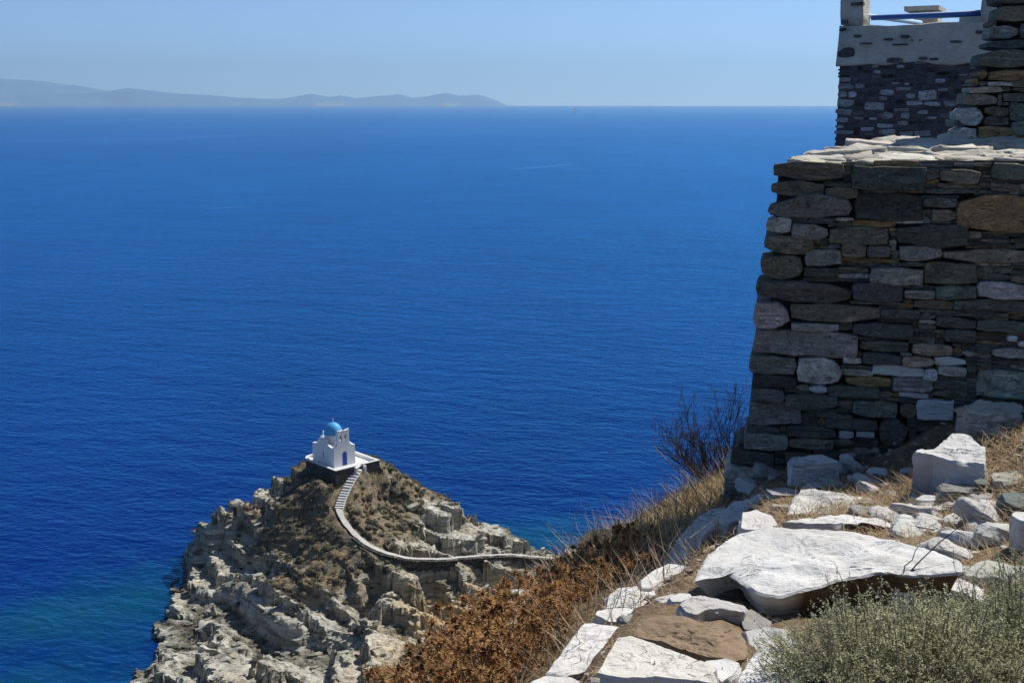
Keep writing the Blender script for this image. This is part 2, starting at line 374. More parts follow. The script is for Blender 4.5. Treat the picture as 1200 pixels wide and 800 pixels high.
def m_sea():
    t = NT('sea_water', .6, .0); p = t.pos(); t.set('IOR', 1.333)
    sep = t.n('SeparateXYZ', {0: p}); X, Y = sep.outputs[0], sep.outputs[1]
    def blob(cx, cy, rx, ry, rot=0):
        q = t.map(t.n('VectorMath', {0: p, 1: (cx, cy, 0)}, operation='SUBTRACT').outputs[0], (1, 1, 0), (0, 0, rot))
        q = t.n('VectorMath', {0: q, 1: (1 / rx, 1 / ry, 0)}, operation='MULTIPLY').outputs[0]
        return t.n('VectorMath', {0: q}, operation='LENGTH').outputs['Value']
    wn_ = t.noise(p, .045, 4, .6); wn2 = t.noise(p, .13, 4, .6)
    d = t.math('MINIMUM', blob(-57, 153, 30, 20, -.6), t.math('MINIMUM', blob(8, 181, 16, 13), blob(-52, 128, 26, 20)))
    d = t.math('ADD', d, t.math('ADD', t.math('MULTIPLY', t.math('SUBTRACT', wn_, .5), 1.5), t.math('MULTIPLY', t.math('SUBTRACT', wn2, .5), .8)))
    shallow = t.ramp(d, [(.1, (1, 1, 1)), (1.15, (0, 0, 0))])
    big = t.math('ADD', t.math('MULTIPLY', t.noise(t.map(p, (1, .45, 1), (0, 0, .3)), .0022, 5, .6), .6), t.math('MULTIPLY', t.noise(t.map(p, (1, .5, 1), (0, 0, .3)), .018, 4, .6), .4))
    deep = t.mix(t.g(big, .38, .62), (.0003, .0098, .098), (.0006, .0155, .142))
    c = t.mix(t.math('MULTIPLY', shallow, .9), deep, (.002, .052, .092))
    # long pale wakes and wind slicks far out
    def seg(ax, ay, bx, by, w):
        dx, dy = bx - ax, by - ay; L = math.hypot(dx, dy)
        u = t.math('ADD', t.math('MULTIPLY', t.math('SUBTRACT', X, ax), dx / L), t.math('MULTIPLY', t.math('SUBTRACT', Y, ay), dy / L))
        v = t.math('ABSOLUTE', t.math('ADD', t.math('ADD', t.math('MULTIPLY', t.math('SUBTRACT', X, ax), -dy / L), t.math('MULTIPLY', t.math('SUBTRACT', Y, ay), dx / L)),
                   t.math('MULTIPLY', t.math('SUBTRACT', t.noise(p, .004, 2), .5), w * 3)))
        inw = t.n('MapRange', {'Value': v, 'From Min': w * .25, 'From Max': w, 'To Min': 1, 'To Max': 0}).outputs[0]
        e0 = t.n('MapRange', {'Value': u, 'From Min': 0, 'From Max': L * .15}).outputs[0]
        e1 = t.n('MapRange', {'Value': u, 'From Min': L, 'From Max': L * .8}).outputs[0]
        return t.math('MULTIPLY', inw, t.math('MULTIPLY', e0, e1))
    w = 0.0
    def sp_(x, y):
        q = ray(x, y); k = -H / q[2]; return q[0] * k, q[1] * k
    for (x0, y0, x1, y1, wd) in ((-60, 168, 300, 160, 30), (180, 162, 440, 155, 34), (510, 157, 640, 153, 26), (596, 199, 680, 192, 12), (240, 245, 300, 242, 5)):
        s_ = seg(*sp_(x0, y0), *sp_(x1, y1), wd); w = s_ if w == 0.0 else t.math('MAXIMUM', w, s_)
    c = t.mix(t.math('MULTIPLY', w, t.math('ADD', .05, t.math('MULTIPLY', wn_, .26))), c, (.22, .36, .55))
    t.set('Base Color', c)
    # wind waves: three sizes, crests lying across the view
    q = t.map(p, (1, 1, 1), (0, 0, .35))
    n1 = t.noise(t.map(q, (.5, .72, 1)), 1.0, 3, .6, .4)
    n2 = t.noise(t.map(q, (.095, .17, 1)), 1.0, 3, .6, .4)
    n3 = t.noise(t.map(q, (.011, .024, 1)), 1.0, 3, .6, .3)
    h = t.math('ADD', t.math('MULTIPLY', n1, .36), t.math('ADD', t.math('MULTIPLY', n2, .7), t.math('MULTIPLY', n3, 1.1)))
    nrm_ = t.bump(h, 1.0, 1.0)
    # rough open water mirrors far less of the sky at grazing angles than a flat sheet would
    gl = t.n('BsdfGlossy', {'Color': (.17, .62, 1.0, 1), 'Roughness': .16, 'Normal': nrm_})
    fc = t.n('LayerWeight', {'Blend': .5, 'Normal': nrm_}).outputs['Facing']
    mx = t.n('MixShader', {0: t.math('ADD', .015, t.math('MULTIPLY', t.math('POWER', fc, 4.0), t.math('ADD', .57, t.math('MULTIPLY', big, .42)))), 1: t.b.outputs[0], 2: gl.outputs[0]})
    t.t.links.new(mx.outputs[0], t.t.nodes['Material Output'].inputs['Surface'])
    return t.m
MAT['sea'] = m_sea()

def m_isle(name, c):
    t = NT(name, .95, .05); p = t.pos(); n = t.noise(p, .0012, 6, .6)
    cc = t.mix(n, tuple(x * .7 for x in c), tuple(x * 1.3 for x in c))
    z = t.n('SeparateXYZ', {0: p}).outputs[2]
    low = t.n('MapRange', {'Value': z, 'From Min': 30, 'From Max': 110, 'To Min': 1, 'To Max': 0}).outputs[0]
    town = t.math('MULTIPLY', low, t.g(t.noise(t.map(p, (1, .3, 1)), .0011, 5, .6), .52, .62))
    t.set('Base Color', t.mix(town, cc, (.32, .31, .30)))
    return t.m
MAT['isle'] = m_isle('island_haze_blue', (.08, .17, .35))  # distance haze painted into the base colour as blue
# ------------------------------------------------------------------ sea, islands, air
SEA_R = 25000.0
radii = np.r_[0.5, np.geomspace(40, SEA_R, 40)]; SEG = 160
an = np.linspace(0, 2 * math.pi, SEG, endpoint=False)
V = np.concatenate([np.c_[r * np.cos(an), r * np.sin(an), np.zeros(SEG)] for r in radii])
Fq = np.concatenate([np.c_[i * SEG + np.arange(SEG), i * SEG + (np.arange(SEG) + 1) % SEG, (i + 1) * SEG + (np.arange(SEG) + 1) % SEG, (i + 1) * SEG + np.arange(SEG)][:, ::-1] for i in range(len(radii) - 1)])
sea = link('sea', mesh_np('sea', V, Fq, MAT['sea'])); tag(sea, 'deep blue sea stretching to the horizon', kind='structure')

def island(name, prof, Y0, depth, label, seed):
    xs = np.array([p[0] for p in prof], float); ys = np.array([p[1] for p in prof], float)
    n, m = 420, 26
    px_ = np.linspace(xs[0], xs[-1], n); py_ = np.interp(px_, xs, ys)
    X = np.empty(n); Z = np.empty(n)
    for i in range(n):
        q = P(px_[i], py_[i], Y0); X[i] = q[0]; Z[i] = q[2]
    V = []
    for j in range(m):
        s = j / (m - 1) * 2 - 1
        prof_s = max(0.0, 1 - abs(s) ** 1.25)
        yy = np.full(n, Y0 + s * depth)
        q = np.c_[X / 1500, yy / 1500, np.zeros(n)]
        nz = fbm(q, 5, seed) * .28 * (1 - prof_s) * prof_s * 4 + fbm(q * 4, 3, seed + 3) * .05 * prof_s * (abs(s) > .05)
        V.append(np.c_[X * (yy / Y0), yy, np.maximum(-60, Z * (prof_s + nz) - 60 * (1 - prof_s))])
    o = link(name, mesh_np(name, np.concatenate(V), grid_faces(n, m), MAT['isle'])); tag(o, label, kind='structure')
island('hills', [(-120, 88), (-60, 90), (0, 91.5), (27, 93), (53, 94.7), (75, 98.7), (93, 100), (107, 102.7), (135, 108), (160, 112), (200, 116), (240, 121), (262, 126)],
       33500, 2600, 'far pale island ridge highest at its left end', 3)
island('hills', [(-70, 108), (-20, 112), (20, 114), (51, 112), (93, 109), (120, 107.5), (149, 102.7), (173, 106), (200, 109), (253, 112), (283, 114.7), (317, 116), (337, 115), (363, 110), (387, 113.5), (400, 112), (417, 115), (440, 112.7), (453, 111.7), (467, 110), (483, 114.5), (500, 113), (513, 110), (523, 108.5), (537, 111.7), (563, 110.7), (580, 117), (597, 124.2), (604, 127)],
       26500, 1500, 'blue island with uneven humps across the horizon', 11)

hz = NT('air'); hz.t.nodes.clear()
out = hz.n('OutputMaterial'); pv = hz.n('VolumePrincipled', {'Color': (.475, .735, 1.0, 1), 'Density': 5.6e-5, 'Anisotropy': 0.3})
hz.t.links.new(pv.outputs[0], out.inputs['Volume'])
b = MB(); b.box(-38000, -27000, -70, 38000, 38000, 1300)
haze = link('haze', b.mesh('haze', hz.m)); tag(haze, 'thin blue haze over the sea', kind='stuff')

# ------------------------------------------------------------------ sailing boat far out
q = P(673.5, 131.6, 100); t_ = H / (H - q[2]); bx, by = q[0] * t_, q[1] * t_
boat = empty('sailing_boat', (bx, by, 0), .5); tag(boat, 'tiny white sailing boat near the horizon', 'boat')
b = MB(); sec = []
for k in range(9):
    u = k / 8; w = 3.2 * math.sin(math.pi * min(1, .12 + u * .88)) ** .7; x = -11 + 22 * u
    sec.append([(x, -w, 2.4 + .8 * u), (x, -w * .7, .4), (x, 0, -.8), (x, w * .7, .4), (x, w, 2.4 + .8 * u)])
b.add([p for s in sec for p in s], [(i * 5 + j, i * 5 + j + 1, i * 5 + j + 6, i * 5 + j + 5) for i in range(8) for j in range(4)] + [(i * 5, i * 5 + 5, i * 5 + 9, i * 5 + 4) for i in range(8)])
link('hull', b.mesh('hull', MAT['hull']), boat)
b = MB(); b.tube([(1, 0, 2), (1, 0, 36)], .25, .15, 6); link('mast', b.mesh('mast', MAT['hull']), boat)
def sail_(pts):
    b = MB(); b.add([(x, y - .06, z) for x, y, z in pts] + [(x, y + .06, z) for x, y, z in pts], [(0, 1, 2), (5, 4, 3), (0, 3, 4, 1), (1, 4, 5, 2), (2, 5, 3, 0)]); return b.mesh('sail', MAT['sail'])
link('sail', sail_([(.6, 0, 4), (-10, 1.2, 4.5), (.6, 0, 35)]), boat); link('sail', sail_([(1.4, 0, 33), (11, 0, 3.5), (2, 1.4, 4)]), boat)

# ------------------------------------------------------------------ headland
HP = [ # photo x, photo y, distance ahead
 (400,552,170),(383,572,165.5),(430,557,171),(443,550,174),(400,585,164.5),(402,610,160.5),(430,640,155.5),(470,653,153.5),(515,655,154.5),(560,651,157),(600,650,158.5),(640,653,160),(700,640,164),
 (470,560,176),(500,573,178),(530,586,180),(560,601,177.5),(585,620,174),(605,637,171),(618,648,168),(520,620,167),(560,635,164),(480,600,169),(450,600,168),(440,575,172),
 (355,541,175),(330,550,176),(310,575,171.5),(288,596,169.5),(247,616,169),(230,626,168.5),(226,652,167.5),(240,640,166),
 (330,590,165.5),(360,600,164),(350,560,170.5),(300,620,164.5),(300,640,161.5),(340,640,158.5),(380,640,157.5),(260,680,156),(205,682,164),(186,715,153),(178,745,146),(158,782,137.5),(142,802,133),
 (350,685,149),(310,665,156),(400,700,145.5),(350,690,148),(280,720,145),(330,745,139),(300,760,135.5),(400,745,138),(250,790,128.5),(320,800,126),(400,790,127.5),(220,740,143),
 (450,690,146.5),(450,720,140.5),(480,780,128),(500,700,146),(520,680,150),(440,665,151),(560,690,148),(560,730,141),(400,665,153),(420,760,133),(250,840,117),(420,840,117),(560,800,127),(640,700,150)]
hp = np.array([P(*a) for a in HP])
sea_px = [(205,630),(196,660),(176,690),(160,715),(146,742),(128,772),(110,800),(215,600),(262,580),(648,628),(632,612)]
hp = np.vstack([hp, np.array([[ray(x, y)[0] / -ray(x, y)[2] * H, ray(x, y)[1] / -ray(x, y)[2] * H, -3.5] for x, y in sea_px])])
extra = [(-60,192,-9),(-40,197,-9),(-20,200,-8),(0,196,-7),(-75,170,-12),(-75,140,-12),(-78,118,-12),(-62,118,-5),(12,186,-6),(30,182,-6),(8,174,1),(30,160,9),(30,140,9),(25,118,4)]
hp = np.vstack([hp, np.array(extra, float)])
base_h = tps(hp[:, :2], hp[:, 2], .3)
VEG = [(360,600,1),(330,590,1),(300,610,.8),(380,640,1),(420,600,1),(450,600,1),(480,600,.85),(350,660,.85),(400,690,.62),(320,650,.75),(260,640,.1),(520,622,.12),(570,630,0),(560,662,0),(240,700,0),(300,720,0),(450,705,0),(430,665,.8),(250,780,0),(400,780,0),(480,720,.1),(500,588,.62),(350,720,.2),(500,680,.1),(380,570,1),(430,560,1),(470,570,.9),(550,610,.1),(340,555,.75),(318,572,.1),(290,600,.25),(230,630,0),(205,680,0),(530,600,.4),(300,675,.25),(380,720,.5),(400,735,.2),(420,640,.9),(520,660,0),(470,630,.8),(500,640,.3)]
vp = np.array([P(x, y, 0.1) for x, y, _ in VEG]); vw = np.array([v for *_, v in VEG])
def to_px(Q):                       # where a point of the place falls in the photograph (used only to look up real-world layout)
    d = Q - np.array([0, 0, H]); z = d[:, 1] * cp - d[:, 2] * sp; y = d[:, 1] * sp + d[:, 2] * cp
    return np.c_[600 + F_PX * d[:, 0] / z, 400 - F_PX * y / z]
veg_xy = []
for x, y, v in VEG:                 # drop each sample onto the base surface
    d = ray(x, y); Ys = np.linspace(118, 190, 361); g = base_h(np.c_[d[0] / d[1] * Ys, Ys]) - (H + d[2] / d[1] * Ys)
    k = np.argmax(g > 0) if (g > 0).any() else 180
    veg_xy.append((d[0] / d[1] * Ys[k], Ys[k]))
veg_xy = np.array(veg_xy)
def on_base(x, y):
    d = ray(x, y); Ys = np.linspace(118, 190, 721); g = base_h(np.c_[d[0] / d[1] * Ys, Ys]) - (H + d[2] / d[1] * Ys)
    k = np.argmax(g > 0); return np.array([d[0] / d[1] * Ys[k], Ys[k], H + d[2] / d[1] * Ys[k]])

# the path from the isthmus to the chapel, as points of the place
PATH_PX = [(652,655,161),(640,653,160),(622,651.5,159.3),(600,649.5,158.5),(580,650,157.6),(560,651.5,157),(535,653.5,155.7),(515,655,154.7),(490,655,154),(470,652.5,153.7),(450,647,154.4),(432,639,156),(420,630,157.8),(408,617,160),(400,606,161.7),(397,596,163.4)]
path_pts = np.array([P(*a) for a in PATH_PX])
def smooth_line(p, n):
    t = np.r_[0, np.cumsum(np.linalg.norm(np.diff(p[:, :2], axis=0), axis=1))]; u = np.linspace(0, t[-1], n)
    q = np.c_[[np.interp(u, t, p[:, k]) for k in range(3)]].T
    for _ in range(10):
        q[1:-1] = (q[:-2] + 2 * q[1:-1] + q[2:]) / 4
    return q
path_l = smooth_line(path_pts, 110)
def line_dist(q, L):
    best = np.full(len(q), 1e9); z = np.zeros(len(q))
    for k in range(0, len(L)):
        d = np.hypot(q[:, 0] - L[k, 0], q[:, 1] - L[k, 1]); n = d < best; best = np.where(n, d, best); z = np.where(n, L[k, 2], z)
    return best, z

SP = .23
gx = np.arange(-74, 24, SP); gy = np.arange(117, 199, SP); GX, GY = np.meshgrid(gx, gy)
Q = np.c_[GX.ravel(), GY.ravel()]; Zb = base_h(Q)
veg = np.zeros(len(Q)); ws = np.zeros(len(Q))
for (vx, vy), v in zip(veg_xy, vw):
    w = np.exp(-((Q[:, 0] - vx) ** 2 + (Q[:, 1] - vy) ** 2) / (2 * 3.6 ** 2)) + 1e-9; veg += w * v; ws += w
veg /= ws
q3 = np.c_[Q, np.zeros(len(Q))]
veg = np.clip(veg + fbm(q3 * .16, 4, 31) * .28, 0, 1)
rk = 1 - np.clip((veg - .35) / .4, 0, 1) * .88
# broad crags, blocks and bedding ledges
z = Zb + rk * fbm(q3 * .13, 3, 5) * .8 + fbm(q3 * .35, 4, 8) * .22
wx = fbm(q3 * .2, 3, 40) * 1.6; wy = fbm(q3 * .2, 3, 45) * 1.6
ang = .55; ca, sa = math.cos(ang), math.sin(ang)
U = (Q[:, 0] + wx) * ca + (Q[:, 1] + wy) * sa; W = -(Q[:, 0] + wx) * sa + (Q[:, 1] + wy) * ca
v1, e1, fx1, fy1 = cells(np.c_[U / 6.5, W / 3.0], 3); v2, e2, fx2, fy2 = cells(np.c_[U / 2.9, W / 1.5], 12); v3, e3, fx3, fy3 = cells(np.c_[U / 1.2, W / .7], 22)
z = z + rk * ((v1 - .5) * .55 + fx1 * .7 + fy1 * .6 + (v2 - .5) * .3 + fx2 * .5 + fy2 * .35 + (v3 - .5) * .18 + fx3 * .25 + fy3 * .15)
z = z - rk * (.25 * np.exp(-(e1 / .05) ** 2) + .3 * np.exp(-(e2 / .08) ** 2))
def ledge(z, h, seed, sharp, amt):
    q = (z + .16 * Q[:, 0] - .07 * Q[:, 1] + fbm(q3 * .11, 3, seed) * 1.4) / h; f = q - np.floor(q)
    s = np.clip((f - (1 - sharp)) / sharp, 0, 1); s = s * s * (3 - 2 * s)
    return z + amt * h * (np.floor(q) + s - q)
def beds(z, h, k, seed, sharp, amt):     # tilted beds: long slabs dipping towards the sun, scarps facing the near left
    q = (z + k * (.83 * Q[:, 0] + .55 * Q[:, 1]) + fbm(q3 * .07, 3, seed) * 1.7 + fbm(q3 * .4, 2, seed + 3) * .08) / h; f = q - np.floor(q)
    s = np.clip((f - (1 - sharp)) / sharp, 0, 1); s = s * s * (3 - 2 * s)
    return z + amt * h * (np.floor(q) + s - q)
z = beds(z, 3.0, .42, 57, .16, .85 * rk); z = beds(z, .95, .34, 63, .25, .5 * rk); z = ledge(z, 1.1, 52, .3, .35 * rk)
# the dark gully that cuts across the near face, and smaller clefts
def carve(pxs, depth, width, zz):
    L = smooth_line(np.array([on_base(*a) for a in pxs]), 40); d, _ = line_dist(Q, L)
    return zz - depth * np.exp(-(d / width) ** 2.6)
z = carve([(258, 688), (285, 712), (310, 735), (338, 752)], 3.2, 1.7, z)
z = carve([(330, 750), (362, 752), (385, 742)], 3.6, 2.6, z)
z = carve([(505, 672), (515, 690), (508, 700)], 4.5, 1.6, z)
z = carve([(440, 672), (428, 690), (424, 705)], 3.2, 1.5, z)
z = carve([(560, 668), (590, 676)], 3.0, 1.6, z)
z = carve([(232, 690), (222, 720), (212, 750)], 2.2, 1.2, z)
def raise_(pxs, h, width, zz):
    L = smooth_line(np.array([on_base(*a) for a in pxs]), 40); d, _ = line_dist(Q, L)
    return zz + h * np.exp(-(d / width) ** 4)
z = raise_([(270, 678), (300, 690), (330, 712), (345, 728)], 1.6, 1.6, z)
z = raise_([(232, 628), (250, 622)], 1.7, 1.9, z)
z = raise_([(262, 612), (290, 602)], 1.0, 2.0, z)
z = np.where(Zb > 1.2, np.maximum(z, .45 + .25 * fbm(q3 * .8, 3, 91)), z)
# level ground for the path and the chapel terrace
PC = P(391.5, 540.5, 174.0); TH = R(43)   # terrace centre (middle of the chapel floor) and its turn
cT, sT = math.cos(TH), math.sin(TH)
lx = (Q[:, 0] - PC[0]) * cT + (Q[:, 1] - PC[1]) * sT; ly = -(Q[:, 0] - PC[0]) * sT + (Q[:, 1] - PC[1]) * cT
dx = np.maximum(np.maximum(-3.6 - lx, lx - 5.0), 0); dy = np.maximum(np.maximum(-5.6 - ly, ly - 4.2), 0); dd = np.hypot(dx, dy)
k = np.clip(1 - dd / 2.2, 0, 1); tz = PC[2] - .55 - np.clip((1.6 - lx) / 5.2, 0, 1) * 1.7 - np.clip((-2 - ly) / 3, 0, 1) * .35
inside = dd < .01
z = np.where(inside, np.minimum(z, tz), z + (tz - z) * k * k)
d, pz = line_dist(Q, path_l); k = np.clip(1.6 - d / .85, 0, 1); z = z + (pz - .2 - z) * k
z = np.where((d < 1.3) & (z > pz - .12), pz - .2, z)
fo = (PC[0] + .95 * cT + 5.1 * sT, PC[1] + .95 * sT - 5.1 * cT)     # where the steps reach the terrace front
st_A = path_l[-1]; st_B = np.array([fo[0], fo[1], PC[2] - .1]); st_M = (st_A + st_B) / 2 + np.array([-.9, -.3, -.35])
st_l = np.array([(1 - u) ** 2 * st_A + 2 * u * (1 - u) * st_M + u * u * st_B for u in np.linspace(0, 1, 30)])
ds, szz = line_dist(Q, st_l); k = np.clip(1.8 - ds / .9, 0, 1); z = z + (szz - .3 - z) * k
# small blocky relief pushed sideways as well
zs = z + .16 * Q[:, 0] - .07 * Q[:, 1]; bed = fbm(np.c_[Q * .3, zs * 2.4], 4, 66); nx_ = (fbm(np.c_[Q * 1.1, z * 1.3], 3, 61) * .15 - bed * .24) * rk; ny_ = (fbm(np.c_[Q * 1.1, z * 1.3], 3, 71) * .15 - bed * .42) * rk
Vh = np.c_[Q[:, 0] + nx_, Q[:, 1] + ny_, z + fbm(q3 * 1.7, 3, 81) * .12 * (.4 + rk)]
me = mesh_np('headland', Vh, grid_faces(len(gx), len(gy)), MAT['headland'], smooth=False)
a = me.attributes.new('scrub_cover', 'FLOAT', 'POINT'); a.data.foreach_set('value', np.clip(veg + (1 - rk) * .0, 0, 1).astype(np.float32))
tint = np.clip((Q[:, 0] + 22) / 14, 0, 1) * np.clip((160 - Q[:, 1]) / 12, 0, 1) + np.clip((fbm(q3 * .1, 3, 90)), 0, 1) * .35
a = me.attributes.new('rock_tint', 'FLOAT', 'POINT'); a.data.foreach_set('value', np.clip(tint, 0, 1).astype(np.float32))
headland = link('headland', me); tag(headland, 'rocky grey headland with brown scrub running out into the sea', kind='structure')
def head_z(X, Y):
    i = int(round((X - gx[0]) / SP)); j = int(round((Y - gy[0]) / SP)); i = min(max(i, 0), len(gx) - 1); j = min(max(j, 0), len(gy) - 1)
    return Vh[j * len(gx) + i, 2]

# scrub on the headland: domes of small leaf clumps
def scrub_mesh(seed, n=120):
    r = np.random.default_rng(seed); V = []; F = []
    for k in range(n):
        th = r.uniform(0, 2 * math.pi); ph = math.acos(r.uniform(-.05, 1)); rad = r.uniform(.62, 1.05) * (1 + .25 * math.sin(3 * th + seed))
        c = np.array([math.sin(ph) * math.cos(th), math.sin(ph) * math.sin(th), .75 * math.cos(ph)]) * rad
        s = r.uniform(.10, .24); o = len(V)
        for _ in range(4):
            d = r.normal(size=3); d /= np.linalg.norm(d); V.append(c + d * s * np.array([1, 1, .7]))
        F += [(o, o + 1, o + 2), (o, o + 3, o + 1), (o, o + 2, o + 3), (o + 1, o + 3, o + 2)]
    core = len(V)
    for i in range(4):
        for k in range(7):
            a = 2 * math.pi * k / 7; rr = [.8, .72, .45, .05][i] * (1 + .15 * r.normal()); V.append((rr * math.cos(a), rr * math.sin(a), [-.2, .25, .5, .62][i]))
    for i in range(3):
        for k in range(7): F.append((core + i * 7 + k, core + i * 7 + (k + 1) % 7, core + i * 7 + 7 + (k + 1) % 7)); F.append((core + i * 7 + k, core + i * 7 + 7 + (k + 1) % 7, core + i * 7 + 7 + k))
    return np.array(V, float), np.array(F)
SM = [scrub_mesh(s) for s in range(6)]
SMe = [mesh_np('scrub_bush', v, f, MAT['scrub'], smooth=False) for v, f in SM]
SC = [(.075, .07, .05), (.085, .078, .06), (.105, .092, .072), (.062, .066, .042), (.11, .085, .058), (.09, .088, .08)]
cand = rng.integers(0, len(Q), 15000); sites = []
occ = {}
for i in cand:
    x, y = Q[i]; vv = veg[i]
    if rng.random() > max(.025, (vv - .28) * 1.9): continue
    if inside[i] or d[i] < 1.25 or dd[i] < .7 or ds[i] < 1.2: continue
    pxy = to_px(np.array([[x, y, Vh[i, 2]]]))[0]
    if pxy[1] > 815 or Vh[i, 2] < 1.6 or pxy[0] > 640: continue
    s = rng.choice([.36, .48, .6, .75, 1.0], p=[.26, .27, .24, .16, .07]) * rng.uniform(.8, 1.2)
    key = (int(x // 1), int(y // 1))
    if any((x - a) ** 2 + (y - b_) ** 2 < (.62 * (s + c)) ** 2 for kx in (-1, 0, 1) for ky in (-1, 0, 1) for a, b_, c in occ.get((key[0] + kx, key[1] + ky), [])): continue
    occ.setdefault(key, []).append((x, y, s)); sites.append((x, y, Vh[i, 2], s))
sites.sort(key=lambda t: -t[3]); rest_v = []; rest_f = []; o_ = 0
for k, (x, y, zz, s) in enumerate(sites):
    if k < 290:
        o = link('scrub_bush', SMe[k % 6], None, (x, y, zz - .05), SC[int(rng.integers(0, 6))])
        o.scale = (s, s * rng.uniform(.85, 1.15), s * rng.uniform(.7, 1.0)); o.rotation_euler.z = rng.uniform(0, 6.28)
        tag(o, 'low rounded grey-brown bush growing on the rocky headland', 'bush', 'scrub bushes on the headland')
    else:
        v, f = SM[k % 6]; a_ = rng.uniform(0, 6.28); c_, s_ = math.cos(a_), math.sin(a_)
        rest_v.append(np.c_[(v[:, 0] * c_ - v[:, 1] * s_) * s + x, (v[:, 0] * s_ + v[:, 1] * c_) * s + y, v[:, 2] * s * .85 + zz - .05]); rest_f.append(f + o_); o_ += len(v)
print('scrub sites', len(sites))
if rest_v:
    o = link('undergrowth', mesh_np('undergrowth', np.concatenate(rest_v), np.concatenate(rest_f), MAT['scrub'], smooth=False), None, None, (.10, .085, .055))
    tag(o, 'small tufts of dry scrub scattered over the headland', kind='stuff')
# loose rock lying on the headland
RV = []; RF = []; o_ = 0; cnt = 0
ico = bmesh.new(); bmesh.ops.create_icosphere(ico, subdivisions=1, radius=1); iv = np.array([v.co[:] for v in ico.verts]); if_ = np.array([[v.index for v in f.verts] for f in ico.faces]); ico.free()
for i in rng.integers(0, len(Q), 16000):
    if rk[i] < .5 and rng.random() > .05: continue
    if inside[i] or d[i] < 1.2 or ds[i] < 1.2 or Vh[i, 2] < -.6 or Vh[i, 2] > 13: continue
    s = rng.uniform(.12, .34) * (1 + (rng.random() < .07) * 1.6)
    v = np.sign(iv) * np.abs(iv) ** .6 * np.array([rng.uniform(.8, 1.7), rng.uniform(.6, 1.1), rng.uniform(.3, .7)]) * s * (1 + rng.normal(size=(12 if len(iv) == 12 else len(iv), 1)) * .12)
    a_ = rng.normal(.5, .5); c_, s_ = math.cos(a_), math.sin(a_)
    RV.append(np.c_[v[:, 0] * c_ - v[:, 1] * s_ + Vh[i, 0], v[:, 0] * s_ + v[:, 1] * c_ + Vh[i, 1], v[:, 2] + .15 * v[:, 0] + Vh[i, 2]]); RF.append(if_ + o_); o_ += len(v); cnt += 1
    if cnt > 2200: break
o = link('rubble', mesh_np('rubble', np.concatenate(RV), np.concatenate(RF), MAT['headland'], smooth=False)); tag(o, 'broken rock lying over the headland ledges', kind='stuff')

# ------------------------------------------------------------------ footpath with its low wall, and the steps
def ribbon(L, half_, thick, z0):
    V = []; n = len(L); hw = np.broadcast_to(half_, n)
    for i in range(n):
        half = hw[i]
        t = L[min(i + 1, n - 1)] - L[max(i - 1, 0)]; t = t / np.hypot(t[0], t[1]); nn = np.array([-t[1], t[0], 0])
        for s, zz in ((-half, 0), (half, 0), (half, -thick), (-half, -thick)):
            V.append(L[i] + nn * s + np.array([0, 0, z0 + zz]))
    F = [(i * 4 + k, i * 4 + (k + 1) % 4, i * 4 + 4 + (k + 1) % 4, i * 4 + 4 + k) for i in range(n - 1) for k in range(4)] + [(3, 2, 1, 0), (4 * n - 4, 4 * n - 3, 4 * n - 2, 4 * n - 1)]
    b = MB(); b.add(V, F); return b
pl = path_l.copy(); pl[:, 2] += fbm(np.c_[pl[:, :2] * .7, np.zeros(len(pl))], 2, 4) * .05
o = link('footpath', ribbon(pl, np.linspace(.2, .44, len(pl)) + .04 * np.sin(np.arange(len(pl)) * .9), .07, .08).mesh('footpath', MAT['path'])); tag(o, 'white footpath winding down from the chapel across the isthmus', kind='structure')
n_ = len(pl); wl = []
for i in range(n_):                 # dry-stone wall carrying the path on its near, downhill side
    t = pl[min(i + 1, n_ - 1)] - pl[max(i - 1, 0)]; t = t / np.hypot(t[0], t[1]); wl.append(pl[i] + np.array([-t[1], t[0], 0]) * .72 * (1 if t[0] < 0 else 1))
wl = np.array(wl)
o = link('retaining_wall', ribbon(wl[:92], .17, 1.7, .02).mesh('retaining_wall', MAT['drywall'])); tag(o, 'dark dry-stone wall carrying the downhill side of the white footpath', 'wall')
# steps from the top of the path up to the terrace
A, Bp, mid, NS = st_A, st_B, st_M, 15
st = empty('stairs', tuple(A)); tag(st, 'flight of white-edged steps climbing from the footpath to the chapel terrace', 'steps')
for k in range(NS):
    u = (k + .5) / NS; c = (1 - u) ** 2 * A + 2 * u * (1 - u) * mid + u * u * Bp; t = 2 * (1 - u) * (mid - A) + 2 * u * (Bp - mid); run = np.hypot(t[0], t[1]) / NS
    b = MB(); b.box(-.6, -run * .5, -.6, .6, run * .36, 0.06)
    o = link('step', b.mesh('step', MAT['white_floor']), st, tuple(c - A)); o.rotation_euler.z = math.atan2(-t[0], t[1]); o.location.z += rng.normal() * .015
# ------------------------------------------------------------------ chapel and its terrace
def arc(cx, cz, r, a0, a1, n): return [(cx + r * math.cos(R(a0 + (a1 - a0) * k / n)), cz + r * math.sin(R(a0 + (a1 - a0) * k / n))) for k in range(n + 1)]
def swoop(x0, z0, x1, z1, n=6):     # concave curve from a low corner up to a higher shoulder
    return [(x0 + (x1 - x0) * math.sin(math.pi / 2 * k / n), z0 + (z1 - z0) * (1 - math.cos(math.pi / 2 * k / n))) for k in range(n + 1)]
ch = empty('chapel', tuple(PC), TH); tag(ch, 'small whitewashed chapel with a blue dome and twin-arched bell wall', 'church')
b = MB()
poly = [(-1.9, -.1), (-.45, -.1), (-.45, 1.75)] + arc(0, 1.75, .45, 180, 0, 10) + [(.45, -.1), (1.9, -.1), (1.9, 2.95)] + swoop(1.9, 2.95, .9, 3.6)[1:] + [(.9, 3.8), (-1.2, 3.8)] + swoop(-1.9, 3.05, -1.2, 3.65)[::-1]
b.prism(poly, 'y', -2.85, -2.45)
